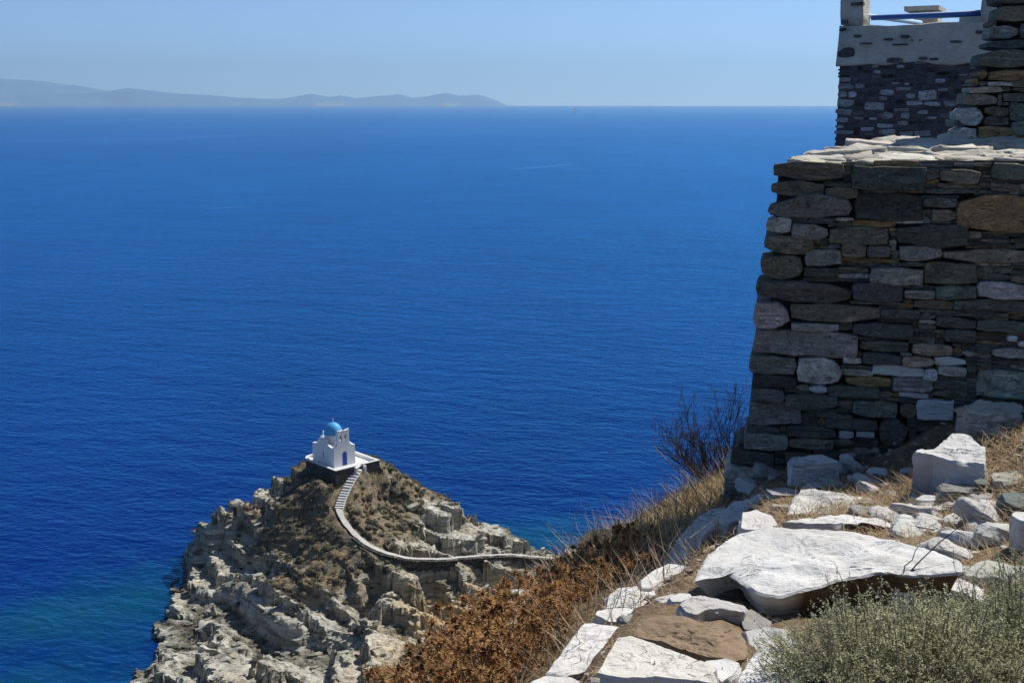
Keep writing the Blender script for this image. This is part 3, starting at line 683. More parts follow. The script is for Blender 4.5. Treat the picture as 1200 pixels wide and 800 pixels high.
for x0, x1 in ((-1.2, -.82), (-.42, .02), (.40, .9)): b.box(x0, -2.85, 3.8, x1, -2.45, 4.75)
top = [(-1.2, 4.75), (-.82, 4.75)] + arc(-.62, 4.75, .2, 180, 0, 8)[1:-1] + [(-.42, 4.75), (.02, 4.75)] + arc(.21, 4.75, .19, 180, 0, 8)[1:-1] + [(.40, 4.75), (.9, 4.75), (.9, 5.62), (.66, 5.5), (.1, 5.42), (-.16, 5.55), (-.42, 5.42), (-.95, 5.5), (-1.2, 5.6)]
b.prism(top, 'y', -2.85, -2.45)
link('front_wall', b.mesh('front_wall', MAT['white']), ch)
prof = [(2.85, 2.8)] + swoop(2.85, 2.8, .75, 3.9)[1:] + [(-.75, 3.9)] + swoop(-2.45, 2.95, -.75, 3.9)[::-1][1:]
def side(x0, x1, slit):
    b = MB()
    if not slit: b.prism([(-2.45, -.1), (2.85, -.1)] + prof, 'x', x0, x1)
    else:
        b.prism([(.14, -.1), (2.85, -.1)] + [p for p in prof if p[0] > .14] + [(.14, 3.9)], 'x', x0, x1)
        b.prism([(-2.45, -.1), (-.14, -.1), (-.14, 3.9)] + [p for p in prof if p[0] < -.14], 'x', x0, x1)
        b.box(x0, -.14, -.1, x1, .14, .9); b.box(x0, -.14, 1.95, x1, .14, 3.9)
    return b.mesh('side_wall', MAT['white'])
link('side_wall', side(-1.9, -1.5, True), ch); link('side_wall', side(1.5, 1.9, False), ch)
b = MB(); b.prism([(-1.5, -.1), (1.5, -.1), (1.5, 2.8)] + swoop(1.5, 2.8, .5, 3.6)[1:] + [(-.5, 3.6)] + swoop(-1.5, 2.8, -.5, 3.6)[::-1][1:], 'y', 2.45, 2.85)
link('back_wall', b.mesh('back_wall', MAT['white']), ch)
b = MB(); b.box(-1.498, -2.448, 2.45, 1.498, 2.448, 2.62); b.prism(arc(0, 2.62, 1.1, 0, 180, 14), 'y', -2.447, 2.447)
roof = link('roof', b.mesh('roof', MAT['white'], False), ch)
b = MB(); b.lathe([(1.36, 2.63), (1.36, 4.28), (1.44, 4.30), (1.44, 4.40), (1.38, 4.41)], 28)
drum = link('drum', b.mesh('drum', MAT['white'], False), ch)
b = MB(); b.lathe([(1.39 * math.cos(R(a)), 4.41 + 1.72 * math.sin(R(a))) for a in range(0, 90, 9)] + [(.05, 6.13)], 32)
dome = link('dome', b.mesh('dome', MAT['dome'], True), ch)
b = MB(); b.lathe([(.07, 6.12), (.1, 6.22), (.05, 6.3), (.02, 6.32)], 8); b.box(-.03, -.03, 6.3, .03, .03, 6.8); b.box(-.17, -.025, 6.55, .17, .025, 6.61)
link('cross', b.mesh('cross', MAT['white']), dome)
b = MB(); b.lathe([(.16, 3.55), (.16, 3.9), (.22, 3.95), (.2, 4.15), (.05, 4.3)], 8, 0, 2.65); link('finial', b.mesh('finial', MAT['white']), ch)
b = MB(); b.prism([(-.44, -.08), (-.03, -.08), (-.03, 2.17)] + [p for p in arc(0, 1.75, .44, 94, 180, 7)], 'y', -2.72, -2.66); b.prism([(.03, -.08), (.44, -.08)] + [p for p in arc(0, 1.75, .44, 0, 86, 7)] , 'y', -2.72, -2.66)
dr = link('door', b.mesh('door', MAT['door']), ch)
b = MB(); b.box(.06, -2.76, .95, .10, -2.721, 1.1); link('handle', b.mesh('handle', MAT['bell']), dr)
b = MB(); b.box(-1.72, -.139, .91, -1.66, .139, 1.94); link('window', b.mesh('window', MAT['door']), ch)
for cx in (-.62, .21):
    b = MB(); b.lathe([(.015, 4.75), (.03, 4.62), (.08, 4.55), (.11, 4.35), (.16, 4.2), (.15, 4.19)], 12, cx, -2.65); b.tube([(cx, -2.65, 4.73), (cx, -2.65, 4.97)], .015, .015, 5)
    link('bell', b.mesh('bell', MAT['bell']), ch)

tr = empty('terrace', tuple(PC), TH); tag(tr, 'dark stone terrace with a white rim that carries the chapel', 'terrace')
out_l = [(-3.3, -5.2), (4.7, -5.2), (4.75, 2.6), (3.6, 3.6)] + [(-1.2 + 3.0 * math.cos(R(a)) * .7 * (1), 2.0 + 2.4 * math.sin(R(a))) for a in range(60, 150, 15)] + [(-3.3, 2.4)]
b = MB(); b.prism(out_l, 'z', -3.6, -.02); link('retaining_wall', b.mesh('retaining_wall', MAT['drywall']), tr)
def inset(poly, t):
    n = len(poly); o = []
    for i in range(n):
        p0, p1, p2 = Vector(poly[i - 1]), Vector(poly[i]), Vector(poly[(i + 1) % n]); a = (p1 - p0).normalized(); c = (p2 - p1).normalized()
        na = Vector((-a.y, a.x)); nc = Vector((-c.y, c.x)); m = (na + nc).normalized(); o.append(tuple(p1 + m * (t / max(.3, m.dot(na)))))
    return o
b = MB(); b.prism(inset(out_l, .2), 'z', -.018, .02); link('paving', b.mesh('paving', MAT['white_floor']), tr)
gap = [(1.55, -5.2)] + out_l[1:] + out_l[:1] + [(.35, -5.2)]
def strip(off0, off1, z0, z1, name, mat):
    pts = gap; n = len(pts); b = MB(); V = []
    for i in range(n):
        p = Vector(pts[i]); a = (Vector(pts[min(i + 1, n - 1)]) - Vector(pts[min(i, n - 2)])).normalized() if i < n - 1 else (Vector(pts[i]) - Vector(pts[i - 1])).normalized()
        c = (Vector(pts[i]) - Vector(pts[i - 1])).normalized() if i > 0 else a
        na = Vector((-a.y, a.x)); nc = Vector((-c.y, c.x)); m = (na + nc).normalized(); k = 1 / max(.4, m.dot(na))
        for off, z in ((off0, z0), (off1, z0), (off1, z1), (off0, z1)): q = p + m * off * k; V.append((q.x, q.y, z))
    b.add(V, [(i * 4 + j, i * 4 + (j + 1) % 4, i * 4 + 4 + (j + 1) % 4, i * 4 + 4 + j) for i in range(n - 1) for j in range(4)] + [(3, 2, 1, 0), (4 * n - 4, 4 * n - 3, 4 * n - 2, 4 * n - 1)])
    return link(name, b.mesh(name, mat), tr)
strip(0.0, .22, -.019, .36, 'parapet', MAT['drywall']); strip(.223, .40, .021, .358, 'parapet_lining', MAT['white']); strip(-.03, .43, .361, .44, 'coping', MAT['white_floor'])
b = MB(); b.box(.0, -5.75, -1.7, .34, -4.6, .25); b.box(1.56, -5.75, -1.7, 1.85, -4.6, .25); link('gate_pier', b.mesh('gate_pier', MAT['white']), tr)

# ------------------------------------------------------------------ near hillside
KY = np.array([1, 3.0, 3.4, 4.1, 5.0, 5.45, 6.0, 6.5, 7.5, 8.2, 9, 10, 30]); KX = np.array([-.6, .02, .12, .33, .70, 1.0, 1.22, 1.32, 1.45, 2.2, 4.5, 12, 14])
HC = np.array([(0,3.3,-2.0),(.2,4,-2.1),(.5,5,-2.25),(.9,6.2,-2.42),(1.2,7.5,-2.7),(-.6,3.3,-2.25),(-.4,4.2,-2.38),(.1,5.2,-2.45),(.4,6.2,-2.6),
 (.68,7.5,-2.79),(.42,7,-2.78),(.21,6.8,-2.87),(0,6.5,-2.91),(-.18,6,-2.83),(-.34,5.5,-2.72),(-.48,5.2,-2.71),(.98,8.6,-3.1),(1.45,9.6,-3.36),(2.0,9.5,-3.1),
 (-.8,6,-3.6),(-1.0,5,-3.2),(-1.4,4,-3.1),(-.5,7.5,-3.9),(0,8.5,-4.2),(.6,9.5,-4.3),(1.3,11,-4.7),(2.2,12,-4.7),(1.2,13,-5.8),(0.2,13,-6.3),
 (2.5,24,-12),(5,24,-10),(0,16,-8),(-1,12,-6.8),(-2,9,-5.9),(-2.5,6,-4.8),(4,16,-6.4),(6,20,-8),(8,30,-14),(0,30,-17),(-5,20,-13),(-8,10,-10),(-6,5,-7),(-5,2,-5.2),(12,20,-6),(14,30,-11)])
hill_f = tps(HC[:, :2], HC[:, 2], .02)
def terr(X, Y): return -1.69 - .15 * (Y - 3.3) + .13 * np.clip(X - 1.3, 0, 3) + .2 * np.clip((X - 1.9) / .7, 0, 1) ** 1.5
def ground(X, Y):                   # height of the near ground above the sea
    X = np.atleast_1d(np.asarray(X, float)); Y = np.atleast_1d(np.asarray(Y, float))
    z2 = hill_f(np.c_[X.ravel(), Y.ravel()]).reshape(X.shape); z1 = terr(X, Y)
    t = np.clip((X - np.interp(Y, KY, KX)) / .22 + .3, 0, 1); t = t * t * (3 - 2 * t)
    return H + z2 + (z1 - z2) * t
def hit(x, y):                      # where the sight line through a photo position meets the near ground
    d = ray(x, y); Ys = np.linspace(2.2, 30, 2400); g = ground(d[0] / d[1] * Ys, Ys) - (H + d[2] / d[1] * Ys); k = np.argmax(g > 0)
    return np.array([d[0] / d[1] * Ys[k], Ys[k], H + d[2] / d[1] * Ys[k]])
sx = np.arange(-9, 10, .09); sy = np.arange(.5, 26, .09); SX, SY = np.meshgrid(sx, sy); s3 = np.c_[SX.ravel(), SY.ravel(), np.zeros(SX.size)]
SZ = ground(SX, SY).ravel() + fbm(s3 * 1.3, 5, 101) * .045 + fbm(s3 * 7, 3, 103) * .014
kx = np.interp(s3[:, 1], KY, KX); left = (s3[:, 0] < kx - .05)
fi = grid_faces(len(sx), len(sy)); mi = left[fi].mean(1) > .5
hillside = link('hillside', mesh_np('hillside', np.c_[SX.ravel(), SY.ravel(), SZ], fi, [MAT['ground'], MAT['hill']], matidx=mi.astype(int))); tag(hillside, 'dry hillside falling away to the left of the stony ground', kind='structure')
tx_ = np.arange(-60, 80, 2.0); ty_ = np.arange(24, 176, 2.0); TX, TY = np.meshgrid(tx_, ty_)
far = tps(np.array([(8,24),(-5,24),(14,30),(0,30),(40,24),(80,24),(-40,24),(-60,60),(-20,60),(10,60),(50,60),(20,110),(60,110),(-20,110),(-50,110),(12,160),(30,165),(70,160),(-10,150),(-50,150),(8,176),(70,176)], float),
          np.array([-9,-14,-11,-17,-2,4,-34,-66,-44,-32,-18,-50,-40,-62,-74,-62.5,-56,-50,-72,-78,-69,-66], float), .05)
o = link('hill', mesh_np('hill', np.c_[TX.ravel(), TY.ravel(), H + far(np.c_[TX.ravel(), TY.ravel()]) - .6 + fbm(np.c_[TX.ravel(), TY.ravel(), TX.ravel() * 0] * .1, 3, 5) * 1.0], grid_faces(len(tx_), len(ty_)), MAT['hill'])); tag(o, 'lower hillside running down to the isthmus', kind='structure')

# ------------------------------------------------------------------ stones for the walls
def outline(w, h, r):
    """irregular block outline, counter-clockwise, in the plane of the wall: blocks, wedges and lens-shaped slabs"""
    kind = r.random(); n = 5 if w > 2.2 * h else 4; hw, hh = w / 2, h / 2
    lens = r.uniform(.25, .6) if kind < .36 else r.uniform(.04, .22); el, er = 1 - lens * r.uniform(.4, 1.2), 1 - lens * r.uniform(.4, 1.2)
    if kind > .75: el = r.uniform(.45, .75)
    if kind > .88: el, er = er, el
    p1, p2 = r.uniform(.5, 1.35), r.uniform(.5, 1.35); off = r.normal() * .12 * h
    def half(u): return el + (1 - el) * min(1, u * 2.6) ** p1 if u < .385 else (er + (1 - er) * min(1, (1 - u) * 2.6) ** p2)
    bot = []; top = []
    for k in range(n + 1):
        u = min(1, max(0, (k + (r.normal() * .16 if 0 < k < n else 0)) / n)); f = half(u) * hh; x = -hw + w * u
        if k in (0, n): x += (-1 if k else 1) * r.uniform(0, .12) * h
        bot.append((x, -f * r.uniform(.86, 1.06) + off * (1 - f / hh))); top.append((x + (r.normal() * .05 * w if 0 < k < n else 0), f * r.uniform(.86, 1.06) + off * (1 - f / hh)))
    le = (-hw - r.uniform(-.02, .05) * h, r.normal() * .12 * h + off); re = (hw + r.uniform(-.02, .05) * h, r.normal() * .12 * h + off)
    return bot + [re] + top[::-1] + [le]
def block(w, h, back, proud, r, mat):
    """x along the wall, z up, -y towards the viewer; the front face bulges and its edges are rounded"""
    o = outline(w, h, r); n = len(o); V = []; bev = min(.09 * h, .009, w * .06)
    sx_ = lambda s: 1 - s / (w / 2); sz_ = lambda s: 1 - s / (h / 2)
    tx, tz = r.normal() * .05, r.normal() * .12
    def ring(s, y): V.extend([(x * max(.1, sx_(s)), y + (tx * x + tz * z) * (1 if y < 0 else 0), z * max(.1, sz_(s))) for x, z in o])
    ring(0, back); ring(0, -proud + bev * 1.3); ring(bev * .35, -proud + bev * .4); ring(bev, -proud)
    ring(min(w, h) * .3, -proud - r.uniform(-.004, .004)); V.append((r.normal() * .1 * w, -proud + r.normal() * .005, r.normal() * .1 * h)); F = []
    for i in range(4):
        for k in range(n): F.append((i * n + k, i * n + (k + 1) % n, i * n + n + (k + 1) % n, i * n + n + k))
    for k in range(n): F.append((4 * n + k, 4 * n + (k + 1) % n, 5 * n))
    F.append(tuple(range(n - 1, -1, -1)))
    me = mesh_py('stone', V, F, mat, True); me.set_sharp_from_angle(angle=R(24)); return me
def fill(free, x_off, y_off, wr, hr, r, minw=7, minh=4):
    """pack flat courses into the free cells of a grid; gives pixel rectangles"""
    free = free.copy(); Hh, Ww = free.shape; res = []
    for y in range(Hh):
        x = 0
        while x < Ww:
            if not free[y, x]: x += 1; continue
            x1 = x
            while x1 < Ww and free[y, x1] and x1 - x < wr[1]: x1 += 1
            wmax = x1 - x
            if wmax < minw: free[y, x:x1] = False; x = x1; continue
            w = int(min(wmax, r.uniform(*wr)));
            if wmax - w < minw: w = wmax
            h = 1; hm = int(r.uniform(*hr) * (.75 + .25 * min(1, w / wr[1] * 2)))
            while y + h < Hh and h < hm and free[y + h, x:x + w].all(): h += 1
            if y + h < Hh and not free[min(Hh - 1, y + h + 2):y + h + 4, x:x + w].any():
                while y + h < Hh and h < hm + 4 and free[y + h, x:x + w].all(): h += 1
            if h >= minh: res.append((x + x_off, y + y_off, x + w + x_off, y + h + y_off)); free[y:y + h, x:x + w] = False
            else: free[y:y + h, x:x + w] = False
            x += w
    return res
def plane_hit(x, y, p0, nrm):
    d = ray(x, y); o = np.array([0, 0, H]); return o + d * (np.dot(p0 - o, nrm) / np.dot(d, nrm))
def wall_stone(parent, rect, p0, e, up, nrm, origin, r, color, mat, back=.3, proud=None, gap=.3, grow=(1.02, 1.10), spin=.04):
    x0, y0, x1, y1 = rect; xm, ym = (x0 + x1) / 2, (y0 + y1) / 2
    a = plane_hit(x0 + gap, ym, p0, nrm); b_ = plane_hit(x1 - gap, ym, p0, nrm); t = plane_hit(xm, y0 + gap, p0, nrm); u = plane_hit(xm, y1 - gap, p0, nrm)
    w = abs(np.dot(b_ - a, e)); h = abs(np.dot(t - u, up)); c = (a + b_) / 2 * .5 + (t + u) / 2 * .5
    if proud is None: proud = r.uniform(.015, .07)
    o = link('stone', block(w * grow[0], h * grow[1], back, proud, r, mat), parent, None, color)
    rot = Matrix((e, -nrm * 1.0, up)).transposed().to_4x4() @ Matrix.Rotation(r.normal() * spin * min(1, 2.2 * h / w), 4, 'Y')       # local x -> e, y -> into the wall, z -> up
    rel = Vector(c - origin); o.matrix_local = Matrix.Translation(rel) @ rot
    return o
CW = dict(k=(.135, .131, .106), b=(.215, .18, .125), g=(.26, .245, .20), l=(.55, .50, .42), o=(.31, .20, .095), w=(.64, .635, .61), n=(.162, .176, .136), t=(.51, .41, .28))
def vary(c, r, s=.16): f = 1 + r.normal() * s; return tuple(max(.02, x * f * (1 + r.normal() * .025)) for x in c)

# ------------------------------------------------------------------ the big dry-stone wall on the right
rw = np.random.default_rng(21)
tl = P(910, 195, 7.3); tr_ = P(1200, 200, 7.0); e = tr_ - tl; e[2] = 0; e /= np.linalg.norm(e)
inw = np.array([-e[1], e[0], 0.0]); up = np.array([0, 0, 1.0]) + inw * .06; up /= np.linalg.norm(up)
nrm = -np.cross(e, up); nrm /= np.linalg.norm(nrm)
if nrm[1] > 0: nrm = -nrm
org = np.array([tl[0], tl[1], H - 2.4])
wall = empty('stone_wall', tuple(org)); tag(wall, 'big dark dry-stone wall with a sunlit slab top beside the white boulders', 'wall')
C2 = [(165,35,450,108,'b'),(485,55,785,150,'n'),(845,65,1010,125,'b'),(1060,40,1230,110,'n'),(155,112,372,180,'b'),(375,138,510,190,'b'),(145,172,480,266,'g'),(495,165,780,275,'k'),(780,182,920,222,'k'),(815,230,918,280,'b'),(922,172,1240,320,'o'),
 (135,260,238,325,'l'),(240,290,388,352,'g'),(392,305,640,375,'b'),(670,290,960,386,'k'),(125,337,330,410,'b'),(292,390,440,460,'g'),(440,372,545,430,'b'),(548,380,650,430,'g'),(680,382,858,440,'g'),(861,392,1230,450,'b'),
 (108,417,288,520,'b'),(290,470,430,508,'k'),(562,472,778,540,'g'),(785,448,1000,535,'b'),(90,527,485,613,'k'),(488,532,698,610,'k'),(700,562,826,598,'g'),(829,542,996,600,'n'),(1000,532,1230,602,'l'),(82,615,230,718,'l'),(236,620,600,693,'b'),(237,697,430,730,'l'),
 (603,640,765,678,'k'),(740,600,902,638,'b'),(906,600,1230,650,'k'),(490,697,740,755,'k'),(1000,687,1220,735,'n'),(832,674,997,720,'k'),(870,725,1000,778,'k')]
C3 = [(78,22,508,126,'l'),(65,130,258,205,'g'),(264,132,445,243,'l'),(450,130,525,157,'l'),(75,208,258,256,'k'),(310,246,385,280,'w'),(70,259,210,315,'g'),(212,283,428,348,'n'),(388,250,600,298,'n'),(570,165,783,210,'w'),(462,213,648,255,'o'),(652,214,820,275,'g'),
 (733,79,902,127,'t'),(690,129,823,172,'t'),(826,131,955,168,'w'),(840,170,960,212,'l'),(780,180,838,230,'w'),(1000,190,1230,298,'l'),(1065,96,1230,135,'l'),(518,62,722,112,'k'),(528,114,688,160,'k'),(58,318,278,412,'g'),(488,312,675,380,'n'),(680,278,800,298,'w'),
 (750,310,905,390,'w'),(376,387,590,430,'k'),(217,415,420,464,'k'),(55,416,190,440,'k'),(230,467,410,508,'b'),(40,443,226,515,'g'),(432,433,495,470,'w'),(505,439,580,462,'w'),(596,384,720,500,'k'),(685,320,748,380,'b'),(1125,42,1165,68,'w'),(1168,65,1220,93,'l'),
 (-10,518,168,572,'k'),(-42,577,165,660,'l'),(-40,664,80,712,'g'),(84,664,210,705,'k'),(212,520,320,575,'b'),(325,512,430,540,'k')]
rects = [(860 + a / 3.524, 180 + b_ / 3.524, 860 + c / 3.524, 180 + d_ / 3.524, k) for a, b_, c, d_, k in C2] + [(860 + a / 3.524, 380 + b_ / 3.524, 860 + c / 3.524, 380 + d_ / 3.524, k) for a, b_, c, d_, k in C3]
X0, Y0, X1, Y1 = 840, 188, 1262, 582
free = np.zeros((Y1 - Y0, X1 - X0), bool)
for y in range(Y0, Y1):
    xl = np.interp(y, [188, 300, 400, 470, 505, 520, 560, 582], [909, 893, 882, 876, 874, 862, 850, 848]); free[y - Y0, int(xl) - X0 + 1:] = True
free[:int(200 - Y0), 1010 - X0 - 12:] &= True
for x0, y0, x1, y1, k in rects:
    free[max(0, int(round(y0)) - Y0):max(0, int(round(y1)) - Y0), max(0, int(round(x0)) - X0):max(0, int(round(x1)) - X0)] = False
fl = fill(free, X0, Y0, (18, 72), (4, 10), rw, 6, 3)
KEYS = ['k', 'k', 'k', 'b', 'n', 'n', 'g', 'b', 'o', 'l']
for x0, y0, x1, y1, k in rects:
    edge_l = x0 < 912 and y0 < 520
    o = wall_stone(wall, (x0, y0, x1, y1), tl, e, up, nrm, org, rw, vary(CW[k], rw), MAT['marble'] if k == 'w' else MAT['stone'], back=.5 if x0 < 935 else .28, proud=rw.uniform(.025, .075))
print('wall stones', len(rects), len(fl))
for q in fl:
    k = KEYS[int(rw.integers(0, 10))]; c = vary(CW[k], rw)
    if k == 'l': c = tuple(x * .7 for x in c)
    wall_stone(wall, q, tl, e, up, nrm, org, rw, c, MAT['stone'], back=.45 if q[0] < 925 else .2, proud=rw.uniform(-.01, .035), gap=.15, grow=(1.06, 1.16), spin=.06)
# core behind the stones, and the side of the wall
bk = P(1015, 165, 8.8); zt = tl[2] - .015
f0 = tl + inw * .05; ex = e
def xy(p): return (p[0] - org[0], p[1] - org[1])
base_f = f0 - inw * .13
topq = [xy(f0 + e * .012), xy(f0 + e * 4.2), (bk[0] + 3.6 - org[0], bk[1] + .9 - org[1]), (bk[0] + .1 - org[0], bk[1] - org[1])]
botq = [xy(base_f - e * .05 - inw * .02), xy(base_f + e * 4.2), topq[2], (topq[3][0] - .3, topq[3][1])]
zc = zt - org[2]; zk = bk[2] - .015 - org[2]
b = MB(); b.add([(*p, -2.2) for p in botq] + [(*topq[0], zc), (*topq[1], zc), (*topq[2], zk), (*topq[3], zk)], [(3, 2, 1, 0), (4, 5, 6, 7), (0, 1, 5, 4), (1, 2, 6, 5), (2, 3, 7, 6), (3, 0, 4, 7)])
link('wall_core', b.mesh('wall_core', MAT['core']), wall)
# coping slabs covering the top
side_dir = bk - tl; Ls = np.linalg.norm(side_dir); side_dir /= Ls
def slab(w, dpt, h, r):
    M = 14; ph = np.linspace(0, 2 * math.pi, M, endpoint=False); V = []; F = []
    rx = np.sign(np.cos(ph)) * np.abs(np.cos(ph)) ** .45 * w / 2 * (1 + r.normal(size=M) * .05); ry = np.sign(np.sin(ph)) * np.abs(np.sin(ph)) ** .45 * dpt / 2 * (1 + r.normal(size=M) * .05)
    tlx, tly = r.normal() * .02, r.normal() * .02
    for s, z in ((1.0, -.06), (1.03, h * .55), (1.0, h * .85), (.93, h), (.55, h + .003)):
        V += [(rx[k] * s, ry[k] * s, z + (tlx * rx[k] + tly * ry[k] + r.normal() * .007 if z > 0 else 0)) for k in range(M)]
    V.append((0, 0, h + .004)); n = 5
    for i in range(n - 1):
        for k in range(M): F.append((i * M + k, i * M + (k + 1) % M, i * M + M + (k + 1) % M, i * M + M + k))
    F += [((n - 1) * M + k, (n - 1) * M + (k + 1) % M, n * M) for k in range(M)]
    return mesh_py('coping_stone', V, F, MAT['cope'], True)
v_ = .06; ns = 0
while v_ < Ls + .75:
    dpt = rw.uniform(.16, .36); u_ = -.02 - rw.uniform(0, .06) + (.03 if v_ < .1 else 0) + max(0, v_ + .2 - Ls) * 1.5
    while u_ < 3.5:
        w = rw.uniform(.14, .5); c = tl + side_dir * (v_ + dpt / 2) + e * (u_ + w / 2); h = rw.uniform(.008, .034)
        o = link('coping_stone', slab(w * 1.0, dpt * 1.0, h, rw), wall, (c[0] - org[0], c[1] - org[1], zt - org[2] + side_dir[2] * (v_ + dpt / 2) + .002 + rw.uniform(0, .012)), vary((.50, .465, .395), rw, .12)); o.rotation_euler = (rw.normal() * .05, rw.normal() * .04, math.atan2(e[1], e[0]) + rw.normal() * .12)
        u_ += w * rw.uniform(.8, .96); ns += 1
    v_ += dpt * .84
print('coping', ns)

# ------------------------------------------------------------------ ruined wall end standing on the slab top
YR = 8.85; zb = P(1125, 178, YR)[2] - .04
r0 = P(1113, 165, YR); eR = e.copy(); nR = -inw.copy(); upR = np.array([0, 0, 1.0]); oR = np.array([r0[0], r0[1], zb])
ruin = empty('ruined_wall', tuple(oR)); tag(ruin, 'broken stepped end of a rough stone wall standing on the slab top', 'wall')
C1 = [(1012,207,1230,282,'n'),(975,357,1105,385,'t'),(1045,338,1145,356,'l'),(1050,290,1230,334,'o'),(950,388,1088,436,'b'),(920,442,1030,522,'l'),(1033,440,1130,482,'b'),(903,527,1000,612,'l'),(1003,522,1170,615,'o'),(1140,502,1240,560,'g'),(1110,384,1240,420,'k'),(1132,424,1240,498,'n')]
C1u = [(1060,107,1175,163,'g'),(1088,22,1240,92,'b'),(1080,-40,1240,18,'k'),(1047,166,1240,204,'k'),(1178,96,1240,163,'k')]
sets = []
for cc, dy_, seed in ((C1, 0.0, 0), (C1u, .25, 1)):
    for a, b_, c, d_, k in cc: sets.append(((860 + a / 3.524, b_ / 3.524, 860 + c / 3.524, d_ / 3.524), k, dy_))
Xr0, Yr0 = 1108, -60; free = np.zeros((178 + 60, 1285 - Xr0), bool); freeu = free.copy()
for y in range(-60, 178):
    if y >= 58:
        xl = np.interp(y, [58, 80, 102, 122, 145, 162, 178], [1147, 1147, 1135, 1130, 1114, 1116, 1139]); free[y + 60, int(xl) - Xr0:] = True
    else: freeu[y + 60, int(np.interp(y, [-60, 0, 34, 57], [1175, 1167, 1161, 1157])) - Xr0:] = True
for (x0, y0, x1, y1), k, dy_ in sets:
    (freeu if dy_ else free)[max(0, int(y0) + 60):max(0, int(y1) + 60), max(0, int(x0) - Xr0):max(0, int(x1) - Xr0)] = False
for q in fill(free, Xr0, Yr0, (14, 50), (6, 15), rw, 5, 3): sets.append((q, ['k', 'b', 'o', 'n', 'g'][int(rw.integers(0, 5))], 0.0))
for q in fill(freeu, Xr0, Yr0, (18, 50), (10, 18), rw, 6, 4): sets.append((q, ['k', 'b', 'k', 'g'][int(rw.integers(0, 4))], .25))
for q, k, dy_ in sets:
    p0 = r0 + inw * dy_
    wall_stone(ruin, q, p0, eR, upR, nR, oR, rw, vary(CW[k], rw), MAT['stone'], back=.4, proud=rw.uniform(.0, .06), gap=.4)
b = MB()
def rbox(x0, y0, z0, x1, y1, z1):
    c = [(x, y, z) for z in (z0, z1) for x, y in ((x0, y0), (x1, y0), (x1, y1), (x0, y1))]
    b.add([tuple(eR * x + inw * y + np.array([0, 0, z])) for x, y, z in c], [(0, 3, 2, 1), (4, 5, 6, 7), (0, 1, 5, 4), (1, 2, 6, 5), (2, 3, 7, 6), (3, 0, 4, 7)])
def rpt(x, y, dep=0.0): p = plane_hit(x, y, r0 + inw * dep, nR); return np.dot(p - r0, eR), p[2] - oR[2]
ua, za = rpt(1142, 128); ub, zb_ = rpt(1160, 62); uc, zc_ = rpt(1176, 20, .25)
rbox(ua, .1, -.15, 2.2, .55, za); rbox(ub, .1, za + .002, 2.2, .55, zb_); rbox(uc, .33, zb_ + .003, 2.2, .56, zb_ + 1.0)
link('wall_core', b.mesh('wall_core', MAT['core']), ruin)

# ------------------------------------------------------------------ house with the mortared wall behind
YT = 15.0; t0 = P(981, 100, YT); eT = np.array([math.cos(R(27)), -math.sin(R(27)), 0]); inT = np.array([-eT[1], eT[0], 0]); inT = inT if inT[1] > 0 else -inT
upT = np.array([0, 0, 1.0]); oT = np.array([t0[0], t0[1], H - 3.0])
house = empty('stone_house', tuple(oT)); tag(house, 'old stone house with a plastered roof parapet and a blue pole across its gap', 'house')
def tpt(x, y): p = plane_hit(x, y, t0, -inT); return np.dot(p - t0, eT), p[2] - oT[2]
Wd = 3.6; zP = tpt(1000, 72)[1]; zG = tpt(1080, 28.5)[1]; xg0 = tpt(1012, 20)[0]; xg1 = tpt(1151, 20)[0]; zTop = zG + 1.5
def tbox(bb, x0, y0, z0, x1, y1, z1, n=1):
    c = [(x, y, z) for z in (z0, z1) for x, y in ((x0, y0), (x1, y0), (x1, y1), (x0, y1))]
    bb.add([tuple(eT * x + inT * y + np.array([0, 0, z])) for x, y, z in c], [(0, 3, 2, 1), (4, 5, 6, 7), (0, 1, 5, 4), (1, 2, 6, 5), (2, 3, 7, 6), (3, 0, 4, 7)])
b = MB(); tbox(b, 0.02, .0, -5, Wd, 3.2, zP - .02); link('wall', b.mesh('wall', MAT['mortar']), house)
def rough(bb, name, mat, amp, seed, cuts=14):
    me = bb.mesh(name, mat); bm = bmesh.new(); bm.from_mesh(me); bmesh.ops.subdivide_edges(bm, edges=bm.edges[:], cuts=cuts, use_grid_fill=True)
    bmesh.ops.recalc_face_normals(bm, faces=bm.faces); P_ = np.array([v.co[:] for v in bm.verts]); n = fbm(P_ * 2.6, 4, seed) * amp
    for v, k, nn in zip(bm.verts, n, [v.normal.copy() for v in bm.verts]): v.co += nn * k
    bm.to_mesh(me); bm.free(); me.polygons.foreach_set('use_smooth', [True] * len(me.polygons)); return me
b = MB(); tbox(b, 0.0, -.03, zP - .04, Wd, .27, zG); link('parapet', rough(b, 'parapet', MAT['plaster'], .03, 4, 18), house)
b = MB(); tbox(b, 0.0, -.028, zG + .003, xg0, .42, zTop); link('parapet_post', rough(b, 'parapet_post', MAT['plaster'], .03, 5, 10), house)
b = MB(); tbox(b, xg1, -.028, zG + .003, Wd, .3, zTop); link('parapet_post', rough(b, 'parapet_post', MAT['plaster'], .03, 6, 10), house)
b = MB(); tbox(b, .3, .3, zG - .9, Wd - .01, 3.1, zG - .75); link('roof', b.mesh('roof', MAT['white_floor']), house)
